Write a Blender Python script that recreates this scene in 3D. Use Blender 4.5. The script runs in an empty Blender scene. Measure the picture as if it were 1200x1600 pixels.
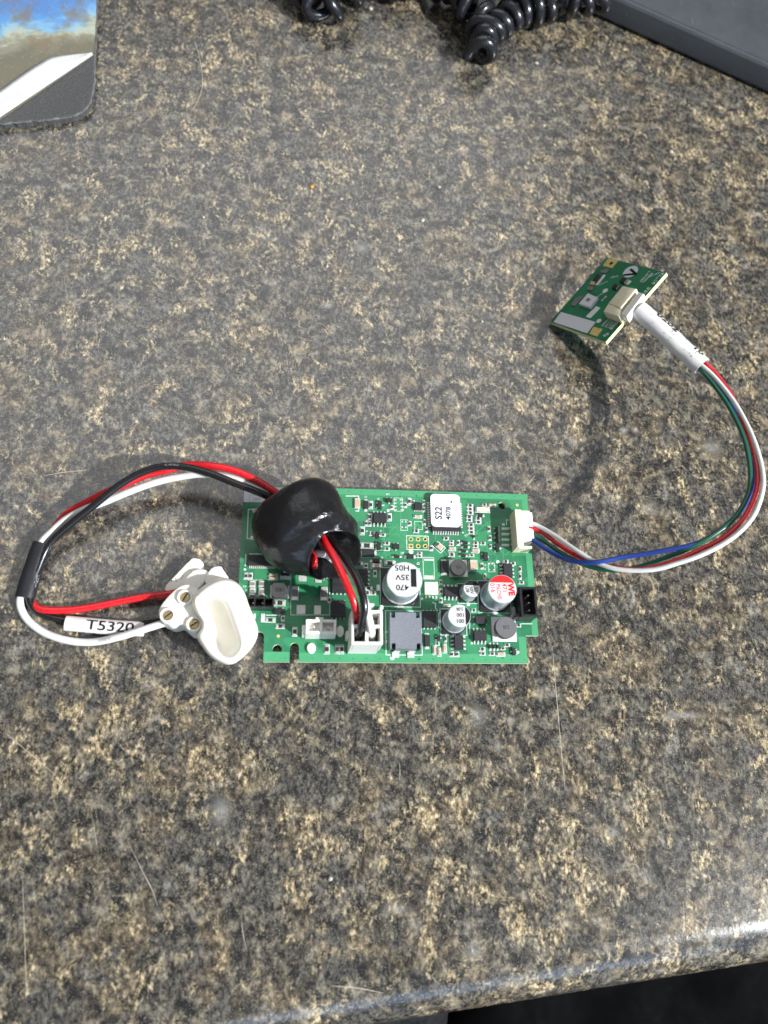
import bpy, bmesh, math, random
import numpy as np
from mathutils import Matrix, Vector
random.seed(7)
rnd = random.Random(11)
SC = bpy.context.scene
COL = SC.collection
MM = 0.001                                   # everything below is written in millimetres

# ------------------------------------------------------------------ camera
FPX, CX, CY = 1202.0, 600.0, 800.0           # phone main camera, photograph of 1200 x 1600
CAM_H = 255.0                                # lens height over the counter, mm
_nad = np.array([(450 - CX) / FPX, (1240 - CY) / FPX, 1.0]); _nad /= np.linalg.norm(_nad)
_up = -_nad
_x = np.array([1.0, 0, 0]); _x -= _x.dot(_up) * _up; _x /= np.linalg.norm(_x)
_y = np.cross(_up, _x)
ROT = np.array([_x, _y, _up])                # camera axes (right, down, forward) -> world
def P(px, py, z=0.0):
    """real point (mm) at height z that the measured photo position shows"""
    w = ROT @ np.array([(px - CX) / FPX, (py - CY) / FPX, 1.0])
    return np.array([0, 0, CAM_H]) + w * ((z - CAM_H) / w[2])
cam_d = bpy.data.cameras.new('camera'); cam = bpy.data.objects.new('camera', cam_d); COL.objects.link(cam)
cam_d.sensor_fit = 'VERTICAL'; cam_d.sensor_height = 34.6; cam_d.sensor_width = 25.95
cam_d.lens = 34.6 * FPX / 1600.0
cam_d.clip_start = 0.01; cam_d.clip_end = 20
m = Matrix.Identity(4)
for i, ax in enumerate(((1, 0, 0), (0, -1, 0), (0, 0, -1))):
    c = ROT @ np.array(ax, float)
    for j in range(3): m[j][i] = c[j]
m[2][3] = CAM_H * MM
cam.matrix_world = m
cam_d.dof.use_dof = True; cam_d.dof.focus_distance = 0.272; cam_d.dof.aperture_fstop = 9.5
SC.camera = cam

# ------------------------------------------------------------------ light: daylight through windows
world = bpy.data.worlds.new('World'); SC.world = world; world.use_nodes = True
bg = world.node_tree.nodes['Background']
bg.inputs[0].default_value = (0.97, 0.98, 1.0, 1); bg.inputs[1].default_value = 0.18
def area(name, az, el, dist, sx, sy, power, col, target=(25, 90, 0)):
    d = bpy.data.lights.new(name, 'AREA'); d.shape = 'RECTANGLE'; d.size = sx; d.size_y = sy
    d.energy = power; d.color = col
    o = bpy.data.objects.new(name, d); COL.objects.link(o)
    a, e = math.radians(az), math.radians(el)
    dr = Vector((math.cos(a) * math.cos(e), math.sin(a) * math.cos(e), math.sin(e)))
    t = Vector(target) * MM
    o.location = t + dr * dist
    o.rotation_euler = dr.to_track_quat('Z', 'Y').to_euler()
    return o
area('window_bright_pane', -29, 41, 2.4, 0.046, 0.046, 106.0, (1.0, 0.98, 0.95), (90, 90, 0))
area('window_right', -26, 33, 2.0, 0.80, 0.50, 17.0, (0.45, 0.70, 1.0))
area('window_front', -78, 22, 2.0, 1.6, 0.7, 7.0, (0.50, 0.70, 1.0))
area('window_back', 100, 56, 2.4, 2.2, 1.7, 16.0, (0.95, 0.97, 1.0))
SC.view_settings.view_transform = 'Standard'; SC.view_settings.look = 'None'
SC.view_settings.gamma = 1.0; SC.view_settings.exposure = 0.18
SC.render.engine = 'CYCLES'
SC.cycles.use_denoising = True
SC.cycles.max_bounces = 5
SC.cycles.use_adaptive_sampling = True; SC.cycles.adaptive_threshold = 0.03

# ------------------------------------------------------------------ materials
def srgb(r, g, b):
    f = lambda c: (c / 255 / 12.92) if c / 255 <= 0.04045 else ((c / 255 + 0.055) / 1.055) ** 2.4
    return (f(r), f(g), f(b), 1)
MATS = {}
def N(nt, t, **kw):
    n = nt.nodes.new(t)
    for k, v in kw.items():
        if k in n.inputs: n.inputs[k].default_value = v
        else: setattr(n, k, v)
    return n
def coords(nt, scale=1000.0):
    tc = N(nt, 'ShaderNodeTexCoord')
    mp = N(nt, 'ShaderNodeMapping'); mp.inputs['Scale'].default_value = (scale,) * 3
    nt.links.new(tc.outputs['Object'], mp.inputs[0])
    return mp.outputs[0]                       # millimetres of the object's own space
def noise(nt, co, scale, detail=4, rough=0.6, dist=0.0):
    n = N(nt, 'ShaderNodeTexNoise'); nt.links.new(co, n.inputs['Vector'])
    n.inputs['Scale'].default_value = scale; n.inputs['Detail'].default_value = detail
    n.inputs['Roughness'].default_value = rough; n.inputs['Distortion'].default_value = dist
    return n.outputs['Fac']
def ramp(nt, fac, *stops, interp='LINEAR'):
    r = N(nt, 'ShaderNodeValToRGB'); cr = r.color_ramp; cr.interpolation = interp
    while len(cr.elements) < len(stops): cr.elements.new(0.5)
    for e, (p, c) in zip(cr.elements, stops):
        e.position = p; e.color = (c, c, c, 1) if isinstance(c, (int, float)) else (tuple(c) + (1,))[:4]
    nt.links.new(fac, r.inputs[0]); return r.outputs[0]
def mix(nt, fac, a, b, mode='MIX'):
    n = N(nt, 'ShaderNodeMix', data_type='RGBA', blend_type=mode)
    for sock, v in ((n.inputs[0], fac), (n.inputs[6], a), (n.inputs[7], b)):
        if hasattr(v, 'is_linked') or hasattr(v, 'links'): nt.links.new(v, sock)
        elif isinstance(v, (int, float)): sock.default_value = v if sock.type == 'VALUE' else (v, v, v, 1)
        else: sock.default_value = (tuple(v) + (1,))[:4]
    return n.outputs[2]
def math_(nt, op, a, b=0.0, clamp=False):
    n = N(nt, 'ShaderNodeMath', operation=op, use_clamp=clamp)
    for i, v in enumerate((a, b)):
        if hasattr(v, 'links'): nt.links.new(v, n.inputs[i])
        else: n.inputs[i].default_value = v
    return n.outputs[0]
def bump(nt, bs, h, strength, dist_mm):
    b = N(nt, 'ShaderNodeBump'); b.inputs['Strength'].default_value = strength
    b.inputs['Distance'].default_value = dist_mm * MM
    nt.links.new(h, b.inputs['Height']); nt.links.new(b.outputs[0], bs.inputs['Normal'])
def new_mat(name):
    mt = bpy.data.materials.new(name); mt.use_nodes = True
    return mt, mt.node_tree, mt.node_tree.nodes['Principled BSDF']
def pm(name, col, rough=0.4, metal=0.0, var=0.12, vscale=0.8, bmp=0.0, bscale=3.0, spec=0.5, sss=0.0, coat=0.0, rvar=0.12):
    """plain coloured surface with uneven tone, gloss and a little relief"""
    mt, nt, bs = new_mat(name); co = coords(nt)
    n = noise(nt, co, vscale, 4, 0.65)
    c = tuple(col[:3])
    lo = tuple(max(0, x * (1 - var)) for x in c); hi = tuple(min(1, x * (1 + var)) for x in c)
    nt.links.new(ramp(nt, n, (0.3, lo), (0.7, hi)), bs.inputs['Base Color'])
    n2 = noise(nt, co, vscale * 2.3, 3, 0.6)
    nt.links.new(ramp(nt, n2, (0.3, max(0.03, rough - rvar)), (0.7, min(1, rough + rvar))), bs.inputs['Roughness'])
    bs.inputs['Metallic'].default_value = metal
    bs.inputs['Specular IOR Level'].default_value = spec
    if coat: bs.inputs['Coat Weight'].default_value = coat; bs.inputs['Coat Roughness'].default_value = 0.15
    if sss:
        bs.inputs['Subsurface Weight'].default_value = sss
        bs.inputs['Subsurface Radius'].default_value = (1.0, 0.8, 0.6); bs.inputs['Subsurface Scale'].default_value = 0.0012
    if bmp: bump(nt, bs, noise(nt, co, bscale, 4, 0.6), bmp, 0.1)
    MATS[name] = mt; return mt

pm('ic_black', (0.018, 0.018, 0.020), 0.5, bmp=0.15, bscale=6)
pm('plastic_black', (0.012, 0.012, 0.013), 0.38, bmp=0.1)
pm('rubber_base', (0.012, 0.012, 0.013), 0.45)
pm('solder', (0.66, 0.66, 0.63), 0.38, 0.35, var=0.2, vscale=2.5, bmp=0.5, bscale=3)
pm('tin', (0.68, 0.67, 0.64), 0.34, 0.5, var=0.1)
pm('gold', (0.90, 0.68, 0.24), 0.35, 0.6)
pm('silk', (0.68, 0.74, 0.69), 0.6, var=0.1, vscale=3)
pm('resistor_black', (0.03, 0.03, 0.032), 0.45)
pm('ceramic_tan', (0.50, 0.37, 0.24), 0.45, var=0.18, vscale=2)
pm('ceramic_grey', (0.20, 0.19, 0.18), 0.45)
pm('cream', (0.74, 0.68, 0.50), 0.45, var=0.06, sss=0.1)
pm('nylon', (0.82, 0.81, 0.76), 0.42, var=0.04, sss=0.15)
pm('nylon_shade', (0.70, 0.66, 0.52), 0.5, var=0.08)
pm('ferrite_grey', (0.165, 0.175, 0.20), 0.5, var=0.22, vscale=2.2, bmp=0.3, bscale=2.5)
pm('inductor_grey', (0.115, 0.115, 0.118), 0.55, var=0.15, vscale=2.5, bmp=0.2, bscale=5)
pm('inductor_dark', (0.055, 0.055, 0.055), 0.5, var=0.15)
pm('copper', (0.75, 0.40, 0.15), 0.3, 0.9)
pm('alu_side', (0.66, 0.70, 0.74), 0.42, 0.75, var=0.06, vscale=0.6)
pm('alu_top', (0.56, 0.56, 0.55), 0.6, 0.1, var=0.05, vscale=0.6, bmp=0.08)
pm('ink_black', (0.018, 0.018, 0.02), 0.75, spec=0.12)
pm('ink_grey', (0.22, 0.22, 0.24), 0.75, spec=0.12)
pm('ink_faint', (0.045, 0.045, 0.048), 0.75, spec=0.12)
pm('ink_red', (0.70, 0.025, 0.03), 0.75, spec=0.12)
pm('label_white', (0.66, 0.67, 0.70), 0.7, var=0.03, spec=0.1)
pm('wire_red', (0.62, 0.012, 0.018), 0.30, var=0.1, vscale=0.25, bmp=0.1, bscale=0.5, coat=0.2)
pm('wire_black', (0.010, 0.010, 0.011), 0.30, bmp=0.1, bscale=0.5, coat=0.2)
pm('wire_white', (0.68, 0.68, 0.66), 0.36, var=0.05, vscale=0.3, bmp=0.1, bscale=0.5, sss=0.1)
pm('wire_green', (0.008, 0.10, 0.055), 0.35)
pm('wire_blue', (0.012, 0.045, 0.26), 0.35)
pm('sleeve_white', (0.66, 0.65, 0.63), 0.6, var=0.05, vscale=0.4, bmp=0.2, bscale=1.5)
pm('sleeve_black', (0.016, 0.016, 0.020), 0.40, bmp=0.3, bscale=0.9)
pm('holder_white', (0.90, 0.875, 0.80), 0.40, var=0.03, vscale=0.15, sss=0.5, bmp=0.06, bscale=0.8)
pm('brass', (0.46, 0.36, 0.20), 0.34, 0.9, var=0.25, vscale=1.2, bmp=0.3, bscale=2)
pm('brass_dark', (0.05, 0.035, 0.02), 0.6, 0.3)
pm('fr4_edge', (0.52, 0.66, 0.42), 0.6, var=0.12, vscale=2.5, bmp=0.3)
pm('fr4_edge_yellow', (0.62, 0.60, 0.32), 0.6, var=0.12, vscale=2.5, bmp=0.3)
pm('trace_green', (0.060, 0.30, 0.135), 0.42, var=0.05)
pm('cord_black', (0.011, 0.0115, 0.014), 0.27, var=0.3, vscale=0.3, coat=0.3, rvar=0.08)
pm('cloth_black', (0.0018, 0.0018, 0.002), 0.9, var=0.3, vscale=0.05, spec=0.06)
pm('cloth_grey', (0.015, 0.015, 0.016), 0.9, var=0.6, vscale=0.6, spec=0.1)
pm('floor_dark', (0.01, 0.01, 0.01), 0.9)
pm('scratch_pale', (0.40, 0.36, 0.28), 0.5, var=0.4, vscale=0.5)
pm('crumb_pale', (0.42, 0.39, 0.33), 0.5, var=0.2)
pm('crumb_orange', (0.65, 0.28, 0.06), 0.5, var=0.2)
pm('paper_white', (0.66, 0.66, 0.66), 0.6, var=0.06, vscale=0.3, bmp=0.1)
pm('frayed', (0.13, 0.13, 0.127), 0.8, var=0.5, vscale=1.5, bmp=0.8, bscale=2.5)
pm('stamp_black', (0.004, 0.004, 0.004), 0.7)

def mat_counter():
    mt, nt, bs = new_mat('granite_laminate'); co = coords(nt)
    st = N(nt, 'ShaderNodeMapping'); nt.links.new(co, st.inputs[0]); st.inputs['Rotation'].default_value = (0, 0, 0.45); st.inputs['Scale'].default_value = (1.0, 0.66, 1.0)
    cs = st.outputs[0]
    big = noise(nt, co, 0.032, 4, 0.6, 0.4)
    patch = noise(nt, cs, 0.17, 6, 0.66, 0.5)
    mid = noise(nt, co, 0.20, 5, 0.66, 0.3)
    fine = noise(nt, cs, 0.75, 6, 0.76, 0.1)
    grain = noise(nt, co, 1.9, 2, 0.6)
    # charcoal ground with grey mottling at several sizes
    gv = math_(nt, 'ADD', math_(nt, 'MULTIPLY', fine, 0.48), math_(nt, 'MULTIPLY', mid, 0.52))
    c = ramp(nt, gv, (0.42, srgb(27, 27, 28)), (0.48, srgb(49, 48, 46)), (0.53, srgb(80, 76, 69)), (0.60, srgb(126, 119, 104)))
    # soft brown wash, in places
    c = mix(nt, ramp(nt, noise(nt, co, 0.06, 5, 0.64, 0.5), (0.48, 0.0), (0.62, 0.7)), c, ramp(nt, gv, (0.42, srgb(42, 38, 33)), (0.50, srgb(88, 77, 60)), (0.60, srgb(152, 134, 101))))
    # tan gathered in uneven clusters and broken up by the fine grain
    v = math_(nt, 'ADD', math_(nt, 'MULTIPLY', patch, 0.55), math_(nt, 'ADD', math_(nt, 'MULTIPLY', fine, 0.25), math_(nt, 'MULTIPLY', big, 0.28)))
    tanc = ramp(nt, fine, (0.41, srgb(62, 55, 44)), (0.47, srgb(116, 102, 77)), (0.54, srgb(168, 149, 112)), (0.62, srgb(222, 205, 167)))
    c = mix(nt, ramp(nt, v, (0.568, 0.0), (0.650, 0.93)), c, tanc)
    # thin winding veins
    vn = math_(nt, 'ABSOLUTE', math_(nt, 'SUBTRACT', noise(nt, co, 0.06, 4, 0.6, 0.9), 0.5))
    vm = math_(nt, 'MULTIPLY', ramp(nt, vn, (0.0, 1.0), (0.010, 0.0)), ramp(nt, patch, (0.47, 0.0), (0.58, 0.7)))
    c = mix(nt, vm, c, srgb(172, 155, 120))
    # dark stretches without flecks
    c = mix(nt, ramp(nt, noise(nt, co, 0.075, 5, 0.66, 0.5), (0.385, 0.85), (0.485, 0.0)), c, ramp(nt, fine, (0.42, srgb(29, 29, 31)), (0.60, srgb(96, 94, 90))))
    # paler, cooler clouds
    c = mix(nt, ramp(nt, noise(nt, co, 0.10, 5, 0.7, 0.3), (0.585, 0.0), (0.68, 0.6)), c, ramp(nt, fine, (0.40, srgb(56, 56, 55)), (0.58, srgb(146, 143, 136))))
    # tiny bright and dark specks
    c = mix(nt, ramp(nt, grain, (0.62, 0.0), (0.72, 0.5)), c, srgb(196, 186, 166))
    c = mix(nt, ramp(nt, grain, (0.30, 0.7), (0.41, 0.0)), c, srgb(30, 31, 34))
    # chalky patches that sit at particular places on this counter
    fz = fine; chalk = ramp(nt, fine, (0.38, srgb(96, 96, 96)), (0.60, srgb(190, 189, 184)))
    for (px, py, rx, ry, a) in ((1112, 700, 22, 16, .55), (975, 672, 8, 6, .8), (992, 672, 7, 7, .8), (346, 1268, 14, 20, .7), (1068, 1118, 36, 7, .65),
                                (955, 1300, 13, 7, .7), (747, 1120, 13, 20, .5), (740, 1490, 15, 14, .6), (565, 388, 10, 12, .5), (778, 1165, 6, 10, .7),
                                (512, 478, 12, 7, .7), (420, 372, 24, 9, .4), (1015, 795, 22, 14, .4), (620, 1420, 20, 8, .5), (895, 692, 12, 10, .5)):
        p = P(px, py, 0)
        sb = N(nt, 'ShaderNodeVectorMath', operation='SUBTRACT'); nt.links.new(co, sb.inputs[0]); sb.inputs[1].default_value = (p[0], p[1], 0)
        rt = N(nt, 'ShaderNodeMapping'); nt.links.new(sb.outputs[0], rt.inputs[0])
        rt.inputs['Rotation'].default_value = (0, 0, math.radians(40) if rx > ry * 1.4 else 0)
        rt.inputs['Scale'].default_value = (4.2 / rx, 4.2 / ry, 0)
        ln = N(nt, 'ShaderNodeVectorMath', operation='LENGTH'); nt.links.new(rt.outputs[0], ln.inputs[0])
        d = math_(nt, 'ADD', ln.outputs['Value'], math_(nt, 'MULTIPLY', math_(nt, 'SUBTRACT', fz, 0.5), 5.0)); d = math_(nt, 'ADD', d, 0.75)
        c = mix(nt, ramp(nt, math_(nt, 'MULTIPLY', d, 0.4), (0.34, a * .75), (0.70, 0.0)), c, chalk)
    c = mix(nt, 1.0, c, (1.10, 1.085, 1.04), 'MULTIPLY')
    hs = N(nt, 'ShaderNodeHueSaturation'); hs.inputs['Saturation'].default_value = 0.92; nt.links.new(c, hs.inputs['Color']); c = hs.outputs[0]
    nt.links.new(c, bs.inputs['Base Color'])
    nt.links.new(ramp(nt, noise(nt, co, 0.3, 5, 0.7), (0.3, 0.16), (0.7, 0.25)), bs.inputs['Roughness'])
    bs.inputs['Specular IOR Level'].default_value = 0.9
    bump(nt, bs, noise(nt, co, 1.3, 3, 0.7), 0.27, 0.15)
    MATS['counter'] = mt
mat_counter()

def mat_board(name, c1, c2, c3):
    mt, nt, bs = new_mat(name); co = coords(nt)
    vo = N(nt, 'ShaderNodeTexVoronoi', distance='CHEBYCHEV'); nt.links.new(co, vo.inputs['Vector']); vo.inputs['Scale'].default_value = 0.13
    sep = N(nt, 'ShaderNodeSeparateColor'); nt.links.new(vo.outputs['Color'], sep.inputs[0])
    c = mix(nt, ramp(nt, sep.outputs[0], (0.40, 0.0), (0.44, 1.0)), c1, c2)     # copper pour under the lacquer, in blocks
    c = mix(nt, ramp(nt, noise(nt, co, 0.25, 4, 0.6), (0.35, 0.0), (0.7, 0.35)), c, c3)
    c = mix(nt, ramp(nt, noise(nt, co, 2.5, 3, 0.6), (0.62, 0.0), (0.8, 0.25)), c, (0.3, 0.5, 0.35))
    nt.links.new(c, bs.inputs['Base Color'])
    nt.links.new(ramp(nt, noise(nt, co, 0.4, 4, 0.6), (0.3, 0.26), (0.7, 0.44)), bs.inputs['Roughness'])
    bump(nt, bs, sep.outputs[0], 0.25, 0.05)
    MATS[name] = mt
mat_board('solder_mask', (0.030, 0.215, 0.090), (0.018, 0.150, 0.068), (0.050, 0.27, 0.12))
mat_board('solder_mask_dark', (0.014, 0.180, 0.080), (0.010, 0.145, 0.064), (0.026, 0.22, 0.10))

def mat_choke():
    mt, nt, bs = new_mat('heat_shrink'); co = coords(nt)
    n = noise(nt, co, 0.12, 4, 0.6)
    nt.links.new(ramp(nt, n, (0.3, (0.007, 0.007, 0.0075)), (0.7, (0.012, 0.012, 0.013))), bs.inputs['Base Color'])
    dust = ramp(nt, noise(nt, co, 1.4, 2, 0.5), (0.80, 0.0), (0.84, 1.0))
    nt.links.new(mix(nt, dust, ramp(nt, n, (0.3, (0.007, 0.007, 0.0075)), (0.7, (0.013, 0.013, 0.014))), (0.3, 0.3, 0.3)), bs.inputs['Base Color'])
    nt.links.new(ramp(nt, noise(nt, co, 0.35, 5, 0.65), (0.3, 0.15), (0.75, 0.30)), bs.inputs['Roughness'])
    bs.inputs['Specular IOR Level'].default_value = 0.38
    bump(nt, bs, noise(nt, co, 0.2, 4, 0.58, 0.8), 0.6, 0.85)
    MATS['heat_shrink'] = mt
mat_choke()

def mat_print():
    """worn printed top of the mat: sky blue running into khaki, with scuffs"""
    mt, nt, bs = new_mat('mat_print'); co = coords(nt)
    sx = N(nt, 'ShaderNodeSeparateXYZ'); nt.links.new(co, sx.inputs[0])
    n = noise(nt, co, 0.045, 5, 0.6, 0.6)
    g = math_(nt, 'ADD', math_(nt, 'MULTIPLY', sx.outputs[1], 0.024), math_(nt, 'MULTIPLY', sx.outputs[0], -0.0075))
    g = math_(nt, 'ADD', math_(nt, 'ADD', g, 0.20), math_(nt, 'MULTIPLY', math_(nt, 'SUBTRACT', n, 0.5), 1.1))
    c = ramp(nt, g, (0.20, srgb(106, 103, 86)), (0.44, srgb(136, 134, 116)), (0.53, srgb(170, 174, 154)), (0.62, srgb(128, 172, 196)), (0.74, srgb(88, 142, 196)), (0.95, srgb(78, 124, 182)))
    c = mix(nt, ramp(nt, noise(nt, co, 0.12, 4, 0.6), (0.46, 0.0), (0.64, 0.75)), c, srgb(116, 104, 80))
    c = mix(nt, ramp(nt, noise(nt, co, 0.9, 4, 0.7), (0.60, 0.0), (0.75, 0.5)), c, srgb(196, 204, 204))
    nt.links.new(c, bs.inputs['Base Color']); bs.inputs['Roughness'].default_value = 0.38
    bump(nt, bs, noise(nt, co, 1.2, 3), 0.2, 0.1)
    MATS['mat_print'] = mt
mat_print()
def mat_foam():
    mt, nt, bs = new_mat('mat_foam'); co = coords(nt)
    n = noise(nt, co, 1.6, 4, 0.7)
    nt.links.new(ramp(nt, n, (0.35, (0.035, 0.035, 0.036)), (0.62, (0.085, 0.084, 0.082)), (0.75, (0.3, 0.3, 0.29))), bs.inputs['Base Color'])
    bs.inputs['Roughness'].default_value = 0.7; bump(nt, bs, n, 0.6, 0.3); MATS['mat_foam'] = mt
mat_foam()
def mat_device():
    mt, nt, bs = new_mat('device_grey'); co = coords(nt)
    c = ramp(nt, noise(nt, co, 0.05, 4, 0.6), (0.3, (0.040, 0.046, 0.054)), (0.7, (0.058, 0.064, 0.072)))
    c = mix(nt, ramp(nt, noise(nt, co, 0.9, 3, 0.6, 0.5), (0.70, 0.0), (0.78, 0.8)), c, (0.32, 0.34, 0.36))     # dust
    sm = N(nt, 'ShaderNodeMapping'); nt.links.new(co, sm.inputs[0]); sm.inputs['Rotation'].default_value = (0, 0, 0.9); sm.inputs['Scale'].default_value = (2.2, 0.06, 1)
    c = mix(nt, ramp(nt, noise(nt, sm.outputs[0], 0.6, 2, 0.5), (0.70, 0.0), (0.75, 0.35)), c, (0.3, 0.32, 0.34))  # scuffs
    nt.links.new(c, bs.inputs['Base Color'])
    nt.links.new(ramp(nt, noise(nt, co, 0.4, 4), (0.3, 0.36), (0.7, 0.52)), bs.inputs['Roughness'])
    bump(nt, bs, noise(nt, co, 2.5, 2), 0.12, 0.1); MATS['device_grey'] = mt
mat_device()

# ------------------------------------------------------------------ mesh helpers (millimetres)
class MB:
    def __init__(s): s.v = []; s.f = []; s.m = []
    def add(s, vs, fs, mat=0, M=None):
        o = len(s.v)
        if M is not None: vs = [tuple(M @ Vector(v)) for v in vs]
        s.v += [tuple(v) for v in vs]; s.f += [tuple(i + o for i in f) for f in fs]; s.m += [mat] * len(fs); return s
    def box(s, cx, cy, cz, sx, sy, sz, mat=0, bev=0.0, rot=0.0, M=None):
        """centre and full sizes; bev chamfers every edge"""
        x, y, z = sx / 2, sy / 2, sz / 2
        b = min(bev, x * .9, y * .9, z * .9)
        T = Matrix.Translation((cx, cy, cz)) @ Matrix.Rotation(rot, 4, 'Z')
        if M is not None: T = M @ T
        if b <= 0:
            vs = [(-x, -y, -z), (x, -y, -z), (x, y, -z), (-x, y, -z), (-x, -y, z), (x, -y, z), (x, y, z), (-x, y, z)]
            fs = [(3, 2, 1, 0), (4, 5, 6, 7), (0, 1, 5, 4), (1, 2, 6, 5), (2, 3, 7, 6), (3, 0, 4, 7)]
            return s.add(vs, fs, mat, T)
        vs = []; 
        for zz, ins in ((-z, b), (-z + b, 0), (z - b, 0), (z, b)):
            X, Y = x - ins, y - ins
            c = b if ins == 0 else b * 0.4
            vs += [(-X + c, -Y, zz), (X - c, -Y, zz), (X, -Y + c, zz), (X, Y - c, zz), (X - c, Y, zz), (-X + c, Y, zz), (-X, Y - c, zz), (-X, -Y + c, zz)]
        fs = [tuple(reversed(range(8))), tuple(range(24, 32))]
        for k in range(3):
            for i in range(8): fs.append((k * 8 + i, k * 8 + (i + 1) % 8, k * 8 + 8 + (i + 1) % 8, k * 8 + 8 + i))
        return s.add(vs, fs, mat, T)
    def rings(s, rs, mat=0, cap0=True, cap1=True, M=None):
        n = len(rs[0]); vs = [p for r in rs for p in r]; fs = []
        for k in range(len(rs) - 1):
            for i in range(n): fs.append((k * n + i, k * n + (i + 1) % n, (k + 1) * n + (i + 1) % n, (k + 1) * n + i))
        if cap0: fs.append(tuple(reversed(range(n))))
        if cap1: fs.append(tuple(range((len(rs) - 1) * n, len(rs) * n)))
        return s.add(vs, fs, mat, M)
    def lathe(s, prof, n=32, mat=0, cx=0, cy=0, cap0=True, cap1=True, M=None, ph=0.0):
        rs = [[(cx + r * math.cos(2 * math.pi * i / n + ph), cy + r * math.sin(2 * math.pi * i / n + ph), z) for i in range(n)] for r, z in prof]
        return s.rings(rs, mat, cap0, cap1, M)
    def prism(s, poly, z0, z1, mat=0, bev=0.0, M=None):
        c = (sum(p[0] for p in poly) / len(poly), sum(p[1] for p in poly) / len(poly))
        if sum(poly[i][0] * poly[(i + 1) % len(poly)][1] - poly[(i + 1) % len(poly)][0] * poly[i][1] for i in range(len(poly))) < 0: poly = poly[::-1]
        def ins(d):
            out = []; n = len(poly)
            for i in range(n):
                a, b, e = (Vector(poly[(i + k) % n][:2]) for k in (-1, 0, 1))
                n1 = Vector((-(b - a).y, (b - a).x)); n2 = Vector((-(e - b).y, (e - b).x))
                if n1.length > 1e-9: n1.normalize()
                if n2.length > 1e-9: n2.normalize()
                nn = n1 + n2
                if nn.length < 1e-6: nn = n1
                nn = nn / max(0.35, nn.length ** 2 / 2)
                q = b + nn * d; out.append((q.x, q.y))
            return out
        if bev:
            p1, p2 = ins(bev * .3), ins(bev)
            rs = [[(x, y, z0) for x, y in poly], [(x, y, z1 - bev) for x, y in poly], [(x, y, z1 - bev * .3) for x, y in p1], [(x, y, z1) for x, y in p2]]
        else: rs = [[(x, y, z0) for x, y in poly], [(x, y, z1) for x, y in poly]]
        return s.rings(rs, mat, M=M)
    def tube(s, pts, r, n=10, mat=0, flat=1.0, caps=True, rfun=None):
        pts = [Vector(p) for p in pts]; rs = []; u = None
        for i, p in enumerate(pts):
            t = (pts[min(i + 1, len(pts) - 1)] - pts[max(i - 1, 0)]).normalized()
            if u is None: u = t.cross(Vector((0, 0, 1))); u = u if u.length > 1e-3 else Vector((1, 0, 0))
            u = (u - t * u.dot(t)).normalized(); v = t.cross(u)
            rr = r * (rfun(i / (len(pts) - 1)) if rfun else 1)
            if flat != 1.0:
                u2 = t.cross(Vector((0, 0, 1))).normalized(); v2 = u2.cross(t)
                rs.append([tuple(p + u2 * math.cos(2 * math.pi * k / n) * rr + v2 * math.sin(2 * math.pi * k / n) * rr * flat) for k in range(n)])
            else:
                rs.append([tuple(p + u * math.cos(2 * math.pi * k / n) * rr + v * math.sin(2 * math.pi * k / n) * rr) for k in range(n)])
        return s.rings(rs, mat, caps, caps)
    def mesh(s, name, mats, smooth=None):
        me = bpy.data.meshes.new(name)
        me.from_pydata([(x * MM, y * MM, z * MM) for x, y, z in s.v], [], s.f)
        for mt in mats: me.materials.append(MATS[mt])
        me.polygons.foreach_set('material_index', s.m)
        bm = bmesh.new(); bm.from_mesh(me); bmesh.ops.recalc_face_normals(bm, faces=bm.faces); bm.to_mesh(me); bm.free()
        if smooth is not None:
            me.polygons.foreach_set('use_smooth', [True] * len(me.polygons))
            me.set_sharp_from_angle(angle=math.radians(smooth))
        me.update(); return me
    def build(s, name, mats, parent=None, loc=(0, 0, 0), rot=0.0, smooth=None):
        if isinstance(mats, str): mats = (mats,)
        return link(name, s.mesh(name, mats, smooth), parent, loc, rot)
def link(name, me, parent=None, loc=(0, 0, 0), rot=0.0):
    o = bpy.data.objects.new(name, me); COL.objects.link(o)
    o.location = (loc[0] * MM, loc[1] * MM, loc[2] * MM); o.rotation_euler = (0, 0, rot)
    if parent is not None: o.parent = parent
    return o
def tag(o, label, cat, group=None):
    o['label'] = label; o['category'] = cat
    if group: o['group'] = group
    return o
def thing(name, label, cat, loc=(0, 0, 0), rot=0.0, group=None):
    o = bpy.data.objects.new(name, None); COL.objects.link(o); o.empty_display_size = 0.01
    o.location = (loc[0] * MM, loc[1] * MM, loc[2] * MM); o.rotation_euler = (0, 0, rot)
    return tag(o, label, cat, group)
def spline(pts, n=10):
    """Catmull-Rom through the points"""
    p = [Vector(q) for q in pts]; p = [p[0] * 2 - p[1]] + p + [p[-1] * 2 - p[-2]]; out = []
    for i in range(1, len(p) - 2):
        for k in range(n):
            t = k / n; a, b, c, d = p[i - 1], p[i], p[i + 1], p[i + 2]
            out.append(0.5 * ((2 * b) + (c - a) * t + (2 * a - 5 * b + 4 * c - d) * t * t + (3 * b - a - 3 * c + d) * t ** 3))
    out.append(p[-2]); return out
_tc = {}
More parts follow.
